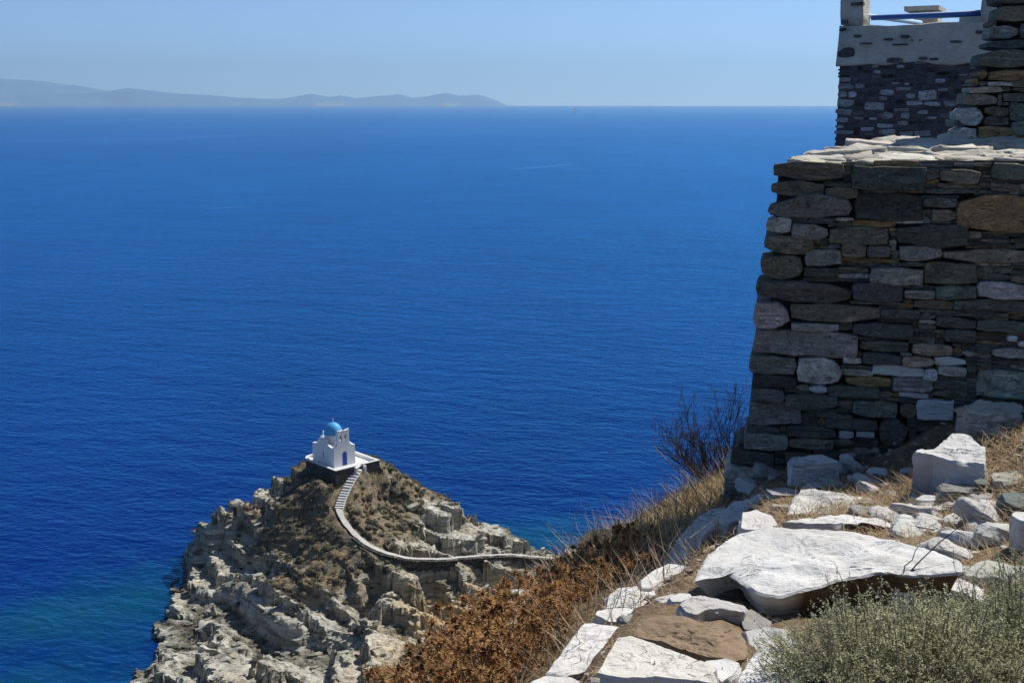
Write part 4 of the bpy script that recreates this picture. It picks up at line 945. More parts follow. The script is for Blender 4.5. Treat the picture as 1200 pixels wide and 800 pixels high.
# the low block on the parapet at the right of the gap, chimney behind, poles
xa, za = tpt(1124, 20); b = MB(); tbox(b, xa, .02, zG + .004, xg1 - .002, .25, za); link('parapet_block', b.mesh('parapet_block', MAT['plaster']), house)
def at_depth(x, y, dep): p = plane_hit(x, y, t0 + inT * dep, -inT); return np.dot(p - t0, eT), p[2] - oT[2]
xc0, zc1 = at_depth(1072, 8, 2.0); xc1, _ = at_depth(1099, 8, 2.0); xc0 = xc0 - .0; zc0 = zG - .75
b = MB(); tbox(b, xc0, 2.0, zc0, xc1, 2.5, zc1 - .06); chim = link('chimney', rough(b, 'chimney', MAT['plaster'], .015, 7, 6), house)
b = MB(); tbox(b, xc0 - .12, 1.9, zc1 - .059, xc1 + .03, 2.55, zc1 + .0); link('cap', b.mesh('cap', MAT['plaster']), chim)
xp0, zp0 = tpt(1019, 20.5); xp1, zp1 = tpt(1153, 15)
b = MB(); b.tube([tuple(eT * xp0 + inT * .12 + np.array([0, 0, zp0])), tuple(eT * xp1 + inT * .12 + np.array([0, 0, zp1]))], .032, .04, 8); link('pole', b.mesh('pole', MAT['pole'], True), house)
xq0, zq0 = at_depth(1024, 22, .9); xq1, zq1 = at_depth(1076, 26, 1.2)
b = MB(); b.tube([tuple(eT * xq0 + inT * .28 + np.array([0, 0, zq0])), tuple(eT * xq1 + inT * 1.4 + np.array([0, 0, zq1]))], .03, .03, 8); link('pole', b.mesh('pole', MAT['pole_pale'], True), house)
C7 = [(310,383,348,398),(318,412,362,433),(455,380,500,400),(110,490,208,525),(212,490,265,520),(355,525,442,560),(580,530,690,588),(505,548,563,580),(350,565,400,590),(512,590,605,620),(612,598,712,622),(730,588,818,625),(105,580,207,628),(172,535,222,575),(265,600,382,648),(95,638,190,675),(95,690,170,718),(440,633,525,655),(480,660,530,697),(342,660,437,702),(575,645,640,672),(620,682,690,700),(710,662,805,692),(340,725,432,750),(460,708,522,738),(95,730,145,752),(245,745,320,768),(90,765,200,788),(265,775,320,795),(350,758,447,795),(470,770,550,800),(555,765,655,800),(240,455,305,468),(120,455,185,480),(680,462,742,487),(695,517,755,535),(450,512,540,532),(110,535,165,572),(425,483,470,495),(500,487,527,500),(560,362,625,378),(200,650,265,675),(205,685,260,702),(295,688,340,703),(885,392,920,405),(820,432,870,446)]
sq = [((960 + a / 5, b_ / 5, 960 + c / 5, d_ / 5), True) for a, b_, c, d_ in C7]
free = np.zeros((186 - 73, 1180 - 976), bool); 
for y in range(73, 186): free[y - 73, int(np.interp(y, [73, 185], [983, 977])) - 976:] = True
for (x0, y0, x1, y1), _ in sq: free[max(0, int(y0) - 73):int(round(y1)) - 72, max(0, int(x0) - 977):int(round(x1)) - 975] = False
for q in fill(free, 976, 73, (9, 24), (4, 8), rw, 5, 3):
    if rw.random() < .8: sq.append((q, False))
for q, pale_stone in sq:
    c = vary((.40, .395, .40) if pale_stone else (.10, .095, .094), rw, .3)  # picked stones pale grey, the fill between them dark
    wall_stone(house, q, t0, eT, upT, -inT, oT, rw, c, MAT['stone_far'], back=.1, proud=rw.uniform(.012, .03) if pale_stone else rw.uniform(0, .012), gap=.3)

for a, b_, c, d_ in ((205,205,252,222),(380,225,436,240),(480,205,532,228),(768,237,840,255),(130,120,172,140),(120,168,162,185),(190,15,262,35),(920,180,960,200),(585,335,636,352),(650,340,702,355),(398,340,492,372),(112,282,212,340),(435,258,520,268),(240,250,312,262),(540,232,556,242),(588,232,606,242)):
    wall_stone(house, (960 + a / 5, b_ / 5, 960 + c / 5, d_ / 5), t0, eT, upT, -inT, oT, rw, vary((.13, .125, .13), rw, .25), MAT['stone_far'], back=.05, proud=.055, gap=.2)
# ------------------------------------------------------------------ loose rocks
rk_ = np.random.default_rng(5)
def resample(poly, M):
    p = np.array(poly + poly[:1], float); t = np.r_[0, np.cumsum(np.linalg.norm(np.diff(p, axis=0), axis=1))]; u = np.linspace(0, t[-1], M, endpoint=False)
    return np.c_[[np.interp(u, t, p[:, k]) for k in range(p.shape[1])]].T
def rock(name, poly, foot, h, tilt=(0, 0), grow=1.06, color=(.62, .61, .58), label='', cat='rock', rough=1.0, M=56, lean=(0, 0), mat='marble', group=None, sink=.08, at=None, squash=1.0, thick=None):
    """poly: outline of the upper face in the photo, foot: photo point where its near side meets the ground, h: height of the near lip"""
    g = hit(*foot) if at is None else P(*foot, at)
    ytop = min(y for x, y in poly); poly = [(x, ytop + (y - ytop) * squash) for x, y in poly]
    lips = [y0 + (y1 - y0) * (foot[0] - x0) / (x1 - x0) for (x0, y0), (x1, y1) in zip(poly, poly[1:] + poly[:1]) if (x0 - foot[0]) * (x1 - foot[0]) <= 0 and x0 != x1]
    lip = max(lips) if lips else max(y for x, y in poly)
    h = max(.012, P(foot[0], lip, g[1])[2] - g[2]); n = np.array([-tilt[0], -tilt[1], 1.0]); p0 = g + np.array([0, 0, h])
    o = np.array([0, 0, H]); top = []
    for x, y in poly:
        d = ray(x, y); top.append(o + d * (np.dot(p0 - o, n) / np.dot(d, n)))
    top = resample([tuple(p) for p in top], M); c = top.mean(0); size = np.ptp(top[:, :2], axis=0).max()
    V = []
    jag = fbm(np.c_[top[:, :2] * 9, np.full(M, 3.3)], 3, 7) * .02 * rough
    radial = top - c; radial[:, 2] = 0; rl = np.linalg.norm(radial, axis=1, keepdims=True); rdir = radial / np.maximum(rl, 1e-6)
    NR = max(7, M // 5)
    for s in np.r_[np.linspace(.5 / NR, .94, NR - 1), .975]: V.append(c + (top - c) * s)
    e1 = top.copy(); e1[:, 2] -= min(.012, h * .08); V.append(e1)
    zb_ = ground(top[:, 0], top[:, 1]) - sink; zb_ = np.minimum(zb_, top[:, 2] - .03)
    if thick: zb_ = np.maximum(zb_, top[:, 2] - thick * np.clip((top[:, 0] - top[:, 0].min()) / .3, .45, 1))
    for s in (.10, .25, .45, .65, .82, 1.0):
        q = c + (top - c) * (1 + (grow - 1) * s ** .7); q[:, 2] = top[:, 2] + (zb_ - top[:, 2]) * s; q[:, :2] += np.array(lean) * s; q += rdir * jag[:, None]; V.append(q)
    nr = len(V); V = np.concatenate(V)
    F = np.concatenate([np.c_[i * M + np.arange(M), (i + 1) * M + np.arange(M), (i + 1) * M + (np.arange(M) + 1) % M, i * M + (np.arange(M) + 1) % M] for i in range(nr - 1)])
    # relief: bedding flakes on the upper face, strata and chips on the sides
    ringi = np.repeat(np.arange(nr), M); onside = np.clip((ringi - NR + .5) / 1.5, 0, 1)[:, None]
    a = min(1.0, size / .55)
    q = V * np.array([5.5, 5.5, 18]) ; st = fbm(q, 4, 33); fl = fbm(V * np.array([3.2, 5.0, 4.0]), 4, 35)
    flake = (np.floor((fl + .12 * fbm(V * 24, 2, 37)) * 3.2) / 3.2) * .022 * a * rough + fbm(V * 13, 4, 39) * .009 * a * rough
    rr = V - c; rr[:, 2] = 0; rr /= np.maximum(np.linalg.norm(rr, axis=1, keepdims=True), 1e-6)
    V = V + np.array([0, 0, 1.0]) * (flake * (1 - onside[:, 0] * .6))[:, None] + rr * (st * .026 * a * rough)[:, None] * onside + fbm(V * 26, 2, 41)[:, None] * .004 * rr * onside
    V = np.vstack([V, c + np.array([0, 0, .004])]); ci = len(V) - 1
    caps = np.c_[np.full(M, ci), np.arange(M), (np.arange(M) + 1) % M, np.full(M, ci)]
    me = bpy.data.meshes.new(name); me.from_pydata((V - g).tolist(), [], F.tolist() + [tuple(int(v) for v in f[:3]) for f in caps]); me.materials.append(MAT[mat])
    me.polygons.foreach_set('use_smooth', [True] * len(me.polygons)); me.update()
    me.set_sharp_from_angle(angle=R(32))
    ob = link(name, me, None, tuple(g), color); tag(ob, label, cat, group); return ob
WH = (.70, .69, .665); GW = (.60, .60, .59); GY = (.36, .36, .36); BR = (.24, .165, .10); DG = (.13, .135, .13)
def c3(pts): return [(860 + x / 3.524, 380 + y / 3.524) for x, y in pts]
def c4(pts): return [(860 + x / 3.524, 573 + y / 3.524) for x, y in pts]
def c5(pts): return [(600 + x / 3.524, 573 + y / 3.524) for x, y in pts]
big = rock('boulder', [(812,680),(824,655),(840,638),(862,622),(900,615),(960,620),(1020,626),(1080,637),(1125,654),(1137,671),(1090,673),(1030,670),(985,676),(958,686),(942,690),(915,696),(895,696),(872,684),(850,668),(832,672)], (925, 727), .135, (.12, -.03), .84, WH, 'largest white boulder, a broad flat-topped slab with an undercut brown front', 'boulder', .55, 150, (-.0, .04), thick=.2, mat='brown_shade')
rock('slab', c4([(200,132),(290,118),(370,108),(480,98),(600,118),(680,150),(660,162),(600,158),(480,146),(330,150)]), (985, 629), .075, (0, .06), .92, WH, 'thin white slab with a brown front edge lying just behind the largest boulder', 'slab', .8, 72, mat='brown_shade')
rock('slab', c3([(275,676),(330,672),(480,698),(620,712),(640,722),(530,748),(440,775),(220,782),(245,730)]), (935, 607), .10, (.03, .16), 1.02, WH, 'white slab lying half in the shadow of the dry-stone wall', 'slab', .7, 72)
rock('rock', [(870,600),(886,597),(905,605),(912,616),(884,622),(868,619)], (888, 633), .12, (0, .1), 1.0, WH, 'small white rock wedged against the back of the largest boulder', 'rock', .9)
rock('rock', c4([(728,140),(760,115),(810,108),(845,140),(848,180),(830,200),(770,180),(735,165)]), (1084, 629), .06, (.1, .25), 1.06, WH, 'rounded white rock with dark cracks alone on the straw', 'rock', 1.2, squash=0.6)
rock('rock', c4([(880,120),(910,95),(960,92),(1010,110),(1015,130),(960,150),(890,135)]), (1130, 614), .05, (0, .1), 1.05, WH, 'low white rock lying on straw below the cube-shaped block', 'rock', 1.2, squash=0.65)
rock('rock', c4([(820,80),(880,58),(990,70),(985,95),(900,92),(840,100)]), (1110, 600), .03, (0, .12), 1.1, (.45, .42, .36), 'flat crumbling grey rock just below the cube-shaped block', 'rock', 1.6, squash=0.55)
rock('block', c3([(745,522),(770,506),(820,503),(900,452),(960,458),(1040,508),(1046,545),(1038,578),(960,560),(880,545),(820,524)]), (1108, 578), .205, (-.0, .0), 1.02, GW, 'big cube-shaped white block with a shaded striped front under the wall', 'block', .8, 96)
rock('rock', c3([(905,352),(945,340),(1000,318),(1090,314),(1192,318),(1198,345),(1175,372),(1120,378),(1010,362)]), (1150, 516), .15, (.0, .1), .90, (.55, .51, .42), 'tan rock with a sunlit top perched above the cube-shaped block', 'rock', 1.3, 96, (-.02, 0), at=6.45)
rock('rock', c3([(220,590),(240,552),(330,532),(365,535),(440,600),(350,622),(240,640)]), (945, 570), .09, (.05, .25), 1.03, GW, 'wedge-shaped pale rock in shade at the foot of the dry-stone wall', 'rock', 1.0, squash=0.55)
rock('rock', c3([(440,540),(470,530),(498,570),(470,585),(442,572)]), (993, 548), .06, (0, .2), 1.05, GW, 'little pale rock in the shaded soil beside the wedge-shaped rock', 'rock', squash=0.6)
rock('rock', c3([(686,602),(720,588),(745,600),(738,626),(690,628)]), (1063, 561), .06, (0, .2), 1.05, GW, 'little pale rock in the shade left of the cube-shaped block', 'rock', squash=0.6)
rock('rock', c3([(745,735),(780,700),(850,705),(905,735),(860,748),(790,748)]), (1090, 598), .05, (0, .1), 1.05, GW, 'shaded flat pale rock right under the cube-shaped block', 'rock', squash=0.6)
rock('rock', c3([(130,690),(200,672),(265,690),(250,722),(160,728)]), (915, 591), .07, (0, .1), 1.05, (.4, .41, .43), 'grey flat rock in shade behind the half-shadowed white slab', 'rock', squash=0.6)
rock('rock', [(778,660),(786,640),(800,622),(815,606),(832,594),(850,590),(846,604),(828,622),(814,640),(806,652),(796,660)], (800, 672), .12, (.35, .1), 1.05, WH, 'long smooth shaded rock sloping down left of the largest boulder', 'rock', .9, 80, at=6.0)
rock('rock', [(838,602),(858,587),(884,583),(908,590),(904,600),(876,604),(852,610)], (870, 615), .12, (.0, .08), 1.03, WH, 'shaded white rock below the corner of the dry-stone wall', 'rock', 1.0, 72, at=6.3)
rock('slab', c3([(1060,625),(1080,605),(1140,600),(1180,590),(1215,592),(1215,625),(1190,640),(1130,650),(1075,645)]), (1180, 574), .07, (0, .12), 1.04, (.42, .40, .34), 'layered cream slab at the right above the green-grey stone', 'slab', 1.6, 72)
rock('rock', c3([(1105,700),(1160,690),(1230,705),(1240,745),(1180,760),(1120,735)]), (1190, 604), .08, (-.05, .2), 1.05, (.13, .16, .145), 'dark green-grey stone tilted at the right under the layered slab', 'rock', 1.0)
rock('rock', c3([(990,655),(1020,632),(1050,650),(1040,690),(1005,680)]), (1151, 580), .08, (0, .3), 1.05, (.13, .18, .165), 'little greenish stone beside the right edge of the cube-shaped block', 'rock', 1.3, squash=0.5)
rock('block', c4([(1145,105),(1160,92),(1215,92),(1240,110),(1230,140),(1180,128)]), (1196, 654), .20, (0, .05), 1.0, WH, 'upright white block cut by the right side of the picture', 'block', .8)
rock('rock', c4([(970,265),(990,255),(1020,262),(1018,285),(985,290)]), (1143, 658), .04, (0, .2), 1.05, GW, 'small pale rock sunk in the straw beyond the tip of the largest boulder', 'rock', squash=0.5)
rock('slab', c4([(672,405),(780,368),(900,356),(1012,398),(1072,468),(1040,470),(960,420),(830,405),(740,420)]), (1090, 712), .06, (.0, .12), 1.02, WH, 'thin white slab half under the grey-green bush and beside the boulder tip', 'slab', .9, 72)
rock('rock', c4([(620,118),(660,105),(710,135),(700,155),(650,140)]), (1055, 616), .03, (0, .1), 1.05, WH, 'small white rock off the right end of the brown-edged slab', 'rock', 1.3, 40, squash=0.6)
# stones edging the drop on the left
edge = 'white stones edging the drop'
rock('edging_stone', [(748,682),(768,667),(784,660),(808,664),(800,672),(782,676),(765,690),(752,690)], (762, 698), .09, (0, .02), 1.03, WH, 'narrow white edging stone farthest up the kerb line beside thistles', 'stone', .7, 64, group=edge)
rock('edging_stone', c5([(388,488),(400,440),(440,410),(520,400),(585,415),(600,450),(560,490),(520,500),(450,484)]), (716, 722), .12, (0, .02), 1.03, WH, 'white edging stone of the kerb line with a cracked near end', 'stone', .9, 64, group=edge)
rock('edging_stone', c5([(342,520),(350,498),(390,487),(480,490),(550,512),(540,545),(470,556),(400,552)]), (705, 742), .10, (0, .02), 1.03, WH, 'smallest white edging stone, squeezed between two longer ones', 'stone', .9, 56, group=edge)
rock('edging_stone', c5([(143,742),(180,690),(240,620),(300,552),(400,556),(500,566),(520,590),(450,640),(385,700),(300,745),(210,768)]), (672, 800), .13, (0, .01), 1.03, WH, 'longest white edging stone with grey lichen, in the middle of the kerb line', 'stone', .9, 96, group=edge)
rock('edging_stone', [(605,815),(622,797),(640,789),(668,792),(688,803),(692,830),(640,845),(610,835)], (640, 850), .12, (0, .02), 1.03, WH, 'white edging stone cut off by the bottom of the picture', 'stone', .8, 64, group=edge)
rock('block', c5([(348,742),(395,670),(430,612),(490,602),(700,668),(850,738),(842,800),(760,790),(600,772),(480,768)]), (770, 850), .22, (.0, -.02), 1.02, (.68, .65, .58), 'large pale block with a smooth cream front at the bottom of the picture', 'block', .6, 110)
rock('block', c5([(492,590),(565,517),(680,518),(760,532),(930,570),(950,630),(960,692),(900,702),(800,690),(700,660),(600,625)]), (860, 790), .10, (.03, .06), .99, (.27, .19, .115), 'brown flat-topped block between white stones', 'block', .9, 96, mat='marble')
rock('rock', [(826,772),(850,770),(867,775),(862,786),(846,798),(838,790)], (855, 812), .10, (0, .04), .95, WH, 'small white rock touching the brown flat-topped block at its near corner', 'rock', .7)
rock('block', [(862,800),(880,768),(900,752),(940,748),(965,770),(955,800),(920,822),(870,822)], (900, 850), .13, (.0, .1), 1.04, WH, 'white block in front of the grey-green bush', 'block', .9, 72)
rock('rock', c5([(690,478),(735,445),(780,440),(860,455),(968,478),(960,500),(860,490),(800,500),(760,520),(715,505)]), (845, 735), .10, (.0, .03), .95, (.56, .54, .52), 'grey wedge of rock lying on the brown block under the largest boulder', 'rock', .7, 72)
rock('rock', c5([(648,462),(690,428),(735,432),(745,455),(700,490),(660,490)]), (793, 718), .09, (0, .05), 1.0, WH, 'small white rock touching the pointed end of the grey wedge', 'rock', .8, squash=0.6)
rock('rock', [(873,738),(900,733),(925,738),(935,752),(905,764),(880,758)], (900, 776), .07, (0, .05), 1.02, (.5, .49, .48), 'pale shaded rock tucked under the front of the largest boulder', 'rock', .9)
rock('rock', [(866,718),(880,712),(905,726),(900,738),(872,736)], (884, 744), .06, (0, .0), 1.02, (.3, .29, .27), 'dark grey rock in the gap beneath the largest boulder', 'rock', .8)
# rocks standing in the thistles
for poly, foot, hh, lab, c in [
    ([(593,702),(598,693),(612,691),(621,697),(618,708),(604,714)], (606, 724), .16, 'pale rock with a shaded side rising among the brown thistles', GW),
    ([(594,728),(605,723),(616,726),(614,738),(600,742)], (606, 752), .10, 'greenish pale rock below the other rock among the thistles', (.42, .45, .38)),
    ([(636,672),(650,664),(664,668),(660,676),(645,680)], (650, 690), .12, 'pinkish pale rock near the top of the thistle slope', (.55, .47, .42)),
    ([(486,795),(500,788),(520,790),(540,796),(530,806),(500,808)], (512, 815), .12, 'white rock low in the thistles at the bottom of the picture', WH)]:
    rock('rock', poly, foot, hh, (.1, .1), 1.08, c, lab, 'rock', 1.3, 40)
rock('outcrop', [(676,636),(684,624),(696,617),(712,617),(722,622),(720,628),(704,630),(690,634)], (700, 642), .35, (.1, .1), 1.15, (.075, .065, .055), 'dark rock outcrop at the top of the thistle slope against the sea', 'outcrop', 2.2, 64, mat='stone')
# broken rubble along the foot of the wall and on the straw
def rubble_mesh(seed):
    r = np.random.default_rng(seed); bm = bmesh.new(); bmesh.ops.create_cube(bm, size=2)
    bmesh.ops.subdivide_edges(bm, edges=bm.edges[:], cuts=5, use_grid_fill=True); P_ = np.array([v.co[:] for v in bm.verts]); ax = r.uniform(.8, 1.2, 3)
    n_ = P_ / (np.abs(P_) ** 5).sum(1, keepdims=True) ** .2; f = fbm(n_ * 1.1 + seed * 3.1, 4, seed) * .28 + np.round(fbm(n_ * np.array([1.5, 1.5, 4]) + seed, 2, seed + 4) * 3) / 3 * .07
    n_[:, 0] += n_[:, 2] * r.normal() * .25; n_[:, 1] += n_[:, 2] * r.normal() * .25
    for v, p in zip(bm.verts, n_ * (1 + f[:, None]) * ax): v.co = p
    me = bpy.data.meshes.new('rubble_stone'); bm.to_mesh(me); bm.free(); me.materials.append(MAT['marble']); me.polygons.foreach_set('use_smooth', [True] * len(me.polygons)); me.set_sharp_from_angle(angle=R(30)); return me
RUB = [rubble_mesh(300 + k) for k in range(6)]
spots = [(898,556,.09),(1012,566,.07),(1030,556,.06),(975,570,.06),(1042,572,.05),(1070,590,.05),(955,574,.05),(1096,588,.06),(1150,592,.06),(1165,596,.05),(1120,632,.06),(1150,624,.05),(1170,640,.06),(1105,648,.04),(1010,612,.03),(1068,640,.04),(1135,606,.04),(860,578,.08),(880,572,.07),(868,560,.07),(890,590,.06),(915,600,.05),(1160,668,.05),(1180,690,.06),(760,640,.05),(745,700,.03),(780,706,.03),(735,728,.03),(868,800,.03),(1000,548,.05),(1118,592,.04),(1185,650,.05),(1100,610,.03),(1045,600,.03),(1066,630,.10),(1152,614,.11),(1178,632,.10),(1122,658,.10),(1165,684,.11),(1040,608,.08),(1090,618,.08),(1138,640,.09),(1010,604,.07),(1075,604,.08),(1128,584,.08),(1020,580,.08)]
for x, y, sz in spots:
    g = hit(x, y); k = int(rk_.integers(0, 6)); o = link('rubble_stone', RUB[k], None, tuple(g + np.array([0, 0, sz * .2])), vary((.56, .55, .52) if rk_.random() < .75 else (.27, .27, .25), rk_, .12))
    o.scale = (sz * rk_.uniform(.9, 1.5), sz * rk_.uniform(.7, 1.1), sz * rk_.uniform(.3, .52)); o.rotation_euler = (rk_.normal() * .2, rk_.normal() * .2, rk_.uniform(0, 6.28))
    tag(o, 'small broken stone lying loose on the ground between the wall and the kerb', 'stone', 'loose rubble round the wall foot')
# small stones and grit in the soil
GV = []; GF = []; o_ = 0
for k in range(1500):
    x = rk_.uniform(.1, 3.4); y = rk_.uniform(3, 7.4); kx_ = np.interp(y, KY, KX)
    if x < kx_ + .05: continue
    s = rk_.uniform(.004, .016) * (1 + 1.6 * (rk_.random() < .1)); v = np.sign(iv) * np.abs(iv) ** .7 * np.array([rk_.uniform(.8, 1.6), rk_.uniform(.7, 1.2), rk_.uniform(.4, .9)]) * s * (1 + rk_.normal(size=(len(iv), 1)) * .12)
    a_ = rk_.uniform(0, 6.3); c_, s_ = math.cos(a_), math.sin(a_); GV.append(np.c_[v[:, 0] * c_ - v[:, 1] * s_ + x, v[:, 0] * s_ + v[:, 1] * c_ + y, v[:, 2] + ground(x, y)[0] + s * .2]); GF.append(if_ + o_); o_ += len(v)
g_ = link('gravel', mesh_np('gravel', np.concatenate(GV), np.concatenate(GF), MAT['cope'], smooth=False), None, None, (.38, .34, .28)); tag(g_, 'small stones and grit lying on the dry soil', kind='stuff')

# ------------------------------------------------------------------ dry grass and straw
def blades(n, place, length, width, flat, r):
    V = []; F = []; o = 0
    for k in range(n):
        p = place(r)
        if p is None: continue
        L = r.uniform(*length); a = r.uniform(0, 6.28); el = r.uniform(*flat); d = np.array([math.cos(a) * math.cos(el), math.sin(a) * math.cos(el), math.sin(el)])
        sd = np.array([-math.sin(a), math.cos(a), 0]) * r.uniform(*width); bend = r.uniform(-.25, .05) * L
        q = [p, p + d * L * .5 + np.array([r.normal() * .1 * L, r.normal() * .1 * L, bend * .2]), p + d * L + np.array([0, 0, bend])]
        V += [q[0] - sd, q[0] + sd, q[1] - sd * .8, q[1] + sd * .8, q[2]]; F += [(o, o + 1, o + 3), (o, o + 3, o + 2), (o + 2, o + 3, o + 4)]; o += 5
    return np.array(V), np.array(F)
def in_zone(x0, x1, y0, y1, dens):
    def f(r):
        x, y = r.uniform(x0, x1), r.uniform(y0, y1)
        if x < np.interp(y, KY, KX) + .1: return None
        if vnoise(np.array([[x * 3.5, y * 3.5, .5]]), 77)[0] * .6 + r.uniform(-.6, .6) > dens: return None
        return np.array([x, y, ground(x, y)[0] + r.uniform(0, .02)])
    return f
v, f = blades(30000, in_zone(1.3, 3.6, 3.9, 6.2, .38), (.04, .17), (.0008, .0022), (-.1, .7), rk_)
o = link('straw', mesh_np('straw', v, f, MAT['straw'], smooth=False)); tag(o, 'dry straw lying on the soil round the white rocks', kind='stuff')
v, f = blades(2600, in_zone(.7, 2.6, 4.4, 6.6, .2), (.03, .12), (.0007, .0018), (.0, 1.2), rk_)
o = link('dry_grass', mesh_np('dry_grass', v, f, MAT['stalk'], smooth=False)); tag(o, 'thin dry grass in the soil between the stones', kind='stuff')
def on_slope(x0, x1, y0, y1, thr):
    def f(r):
        x, y = r.uniform(x0, x1), r.uniform(y0, y1)
        if x > np.interp(y, KY, KX) - .12: return None
        if vnoise(np.array([[x * 1.1, y * 1.1, 4.5]]), 79)[0] * .7 + r.uniform(-.5, .5) < thr: return None
        return np.array([x, y, ground(x, y)[0] - .01])
    return f
v, f = blades(5000, in_zone(.15, 1.7, 3.1, 5.7, .35), (.02, .09), (.0006, .0016), (-.1, .45), rk_)
o = link('dry_litter', mesh_np('dry_litter', v, f, MAT['straw'], smooth=False)); tag(o, 'short dry plant litter on the soil beside the kerb', kind='stuff')
v, f = blades(26000, on_slope(-3.2, 4, 4.2, 11, -.5), (.08, .34), (.0012, .0032), (.5, 1.5), rk_)
o = link('dry_grass', mesh_np('dry_grass', v, f, MAT['stalk'], smooth=False)); tag(o, 'dry brown grass covering the slope under the thistles', kind='stuff')
v, f = blades(11000, on_slope(-6, 9, 9.5, 24, -.25), (.10, .30), (.004, .009), (.5, 1.5), rk_)
o = link('dry_grass', mesh_np('dry_grass', v, f, MAT['stalk'], smooth=False)); tag(o, 'dry grass on the hillside below and beyond the wall', kind='stuff')
v, f = blades(30000, on_slope(.35, 3.2, 6.2, 11, -.35), (.03, .12), (.0012, .0035), (.6, 1.5), rk_)
o = link('dry_grass', mesh_np('dry_grass', v, f, MAT['yellow'], smooth=False)); tag(o, 'yellow dry grass on the far slope behind the bare bush', kind='stuff')

# ------------------------------------------------------------------ dry thistles
def head_mesh(seed):
    r = np.random.default_rng(seed); V = []; F = []; M_ = []
    for i, (rr, z) in enumerate([(.004, -.012), (.013, -.004), (.014, .006), (.008, .013)]):
        for k in range(7): a = 2 * math.pi * k / 7; V.append((rr * math.cos(a), rr * math.sin(a), z))
    for i in range(3):
        for k in range(7): F.append((i * 7 + k, i * 7 + (k + 1) % 7, i * 7 + 7 + (k + 1) % 7)); F.append((i * 7 + k, i * 7 + 7 + (k + 1) % 7, i * 7 + 7 + k)); M_ += [1, 1]
    for ring_, (n, L, el) in enumerate([(9, .034, .1), (9, .028, .7), (7, .03, -.4)]):
        for k in range(n):
            a = 2 * math.pi * (k + .5 * ring_) / n + r.normal() * .15; e_ = el + r.normal() * .2; Lk = L * r.uniform(.7, 1.2); d = np.array([math.cos(a) * math.cos(e_), math.sin(a) * math.cos(e_), math.sin(e_)])
            s = np.array([-math.sin(a), math.cos(a), 0]) * .0042; u = np.array([0, 0, .002]); b0 = d * .010; o = len(V)
            V += [tuple(b0 - s), tuple(b0 + s), tuple(b0 + u + d * .004), tuple(d * (Lk + .008))]; F += [(o, o + 1, o + 3), (o + 1, o + 2, o + 3), (o + 2, o, o + 3)]; M_ += [0, 0, 0]
    return mesh_np('flower_head', V, F, [MAT['bract'], MAT['bract_core']], smooth=False, matidx=M_)
HEADS = [head_mesh(s) for s in range(4)]
def thistle_mesh(seed, hgt):
    r = np.random.default_rng(seed); b = MB(); tips = []; lv = []
    def leaf(p, d, L):
        s = np.cross(d, [0, 0, 1.0]); s /= max(1e-6, np.linalg.norm(s)); up_ = np.cross(s, d); o = []
        mid = p + d * L * .5 + up_ * L * .1; n = 3
        lv.append([p, p + d * L * .3 + s * L * .22 + up_ * .2 * L, mid]); lv.append([p, mid, p + d * L * .3 - s * L * .22 + up_ * .1 * L])
        lv.append([p + d * L * .35, p + d * L * .7 + s * L * .2 - up_ * .1 * L, p + d * L]); lv.append([p + d * L * .35, p + d * L, p + d * L * .65 - s * L * .2 + up_ * .15 * L])
    def grow(p, d, L, rad, lvl):
        pts = [p]; n = 4
        for k in range(n):
            d = d + r.normal(size=3) * .13; d /= np.linalg.norm(d); pts.append(pts[-1] + d * L / n)
        b.tube(pts, rad, rad * .6, 3)
        for k in range(1, n + 1):
            for _ in range(1 if lvl else 2):
                a = r.uniform(0, 6.28); dl = np.array([math.cos(a), math.sin(a), r.uniform(-.5, .6)]); dl /= np.linalg.norm(dl); leaf(pts[k] - (pts[k] - pts[k - 1]) * r.random(), dl, r.uniform(.014, .034))
        if lvl < 2:
            for _ in range(r.integers(2, 4) if lvl == 0 else r.integers(1, 3)):
                k = r.integers(1, n + 1); a = r.uniform(0, 6.28); dd_ = d * .75 + np.array([math.cos(a), math.sin(a), .2]) * .75; grow(pts[k], dd_ / np.linalg.norm(dd_), L * r.uniform(.35, .6), rad * .7, lvl + 1)
        tips.append((pts[-1], d))
    for _ in range(int(r.integers(2, 4))):
        a = r.uniform(0, 6.28); d = np.array([math.cos(a) * .35, math.sin(a) * .35, 1.0]); grow(np.array([r.normal() * .02, r.normal() * .02, -.03]), d / np.linalg.norm(d), hgt * r.uniform(.6, .9), .0042, 0)
    for t in lv: b.add(t, [(0, 1, 2)])
    r.shuffle(tips)
    return mesh_py('stem', b.v, b.f, MAT['thistle']), tips
TH_ = [thistle_mesh(200 + s, h) for s, h in enumerate((.17, .215, .25, .19, .23, .15, .20, .18))]
rt = np.random.default_rng(77); placed = []; tries = 0
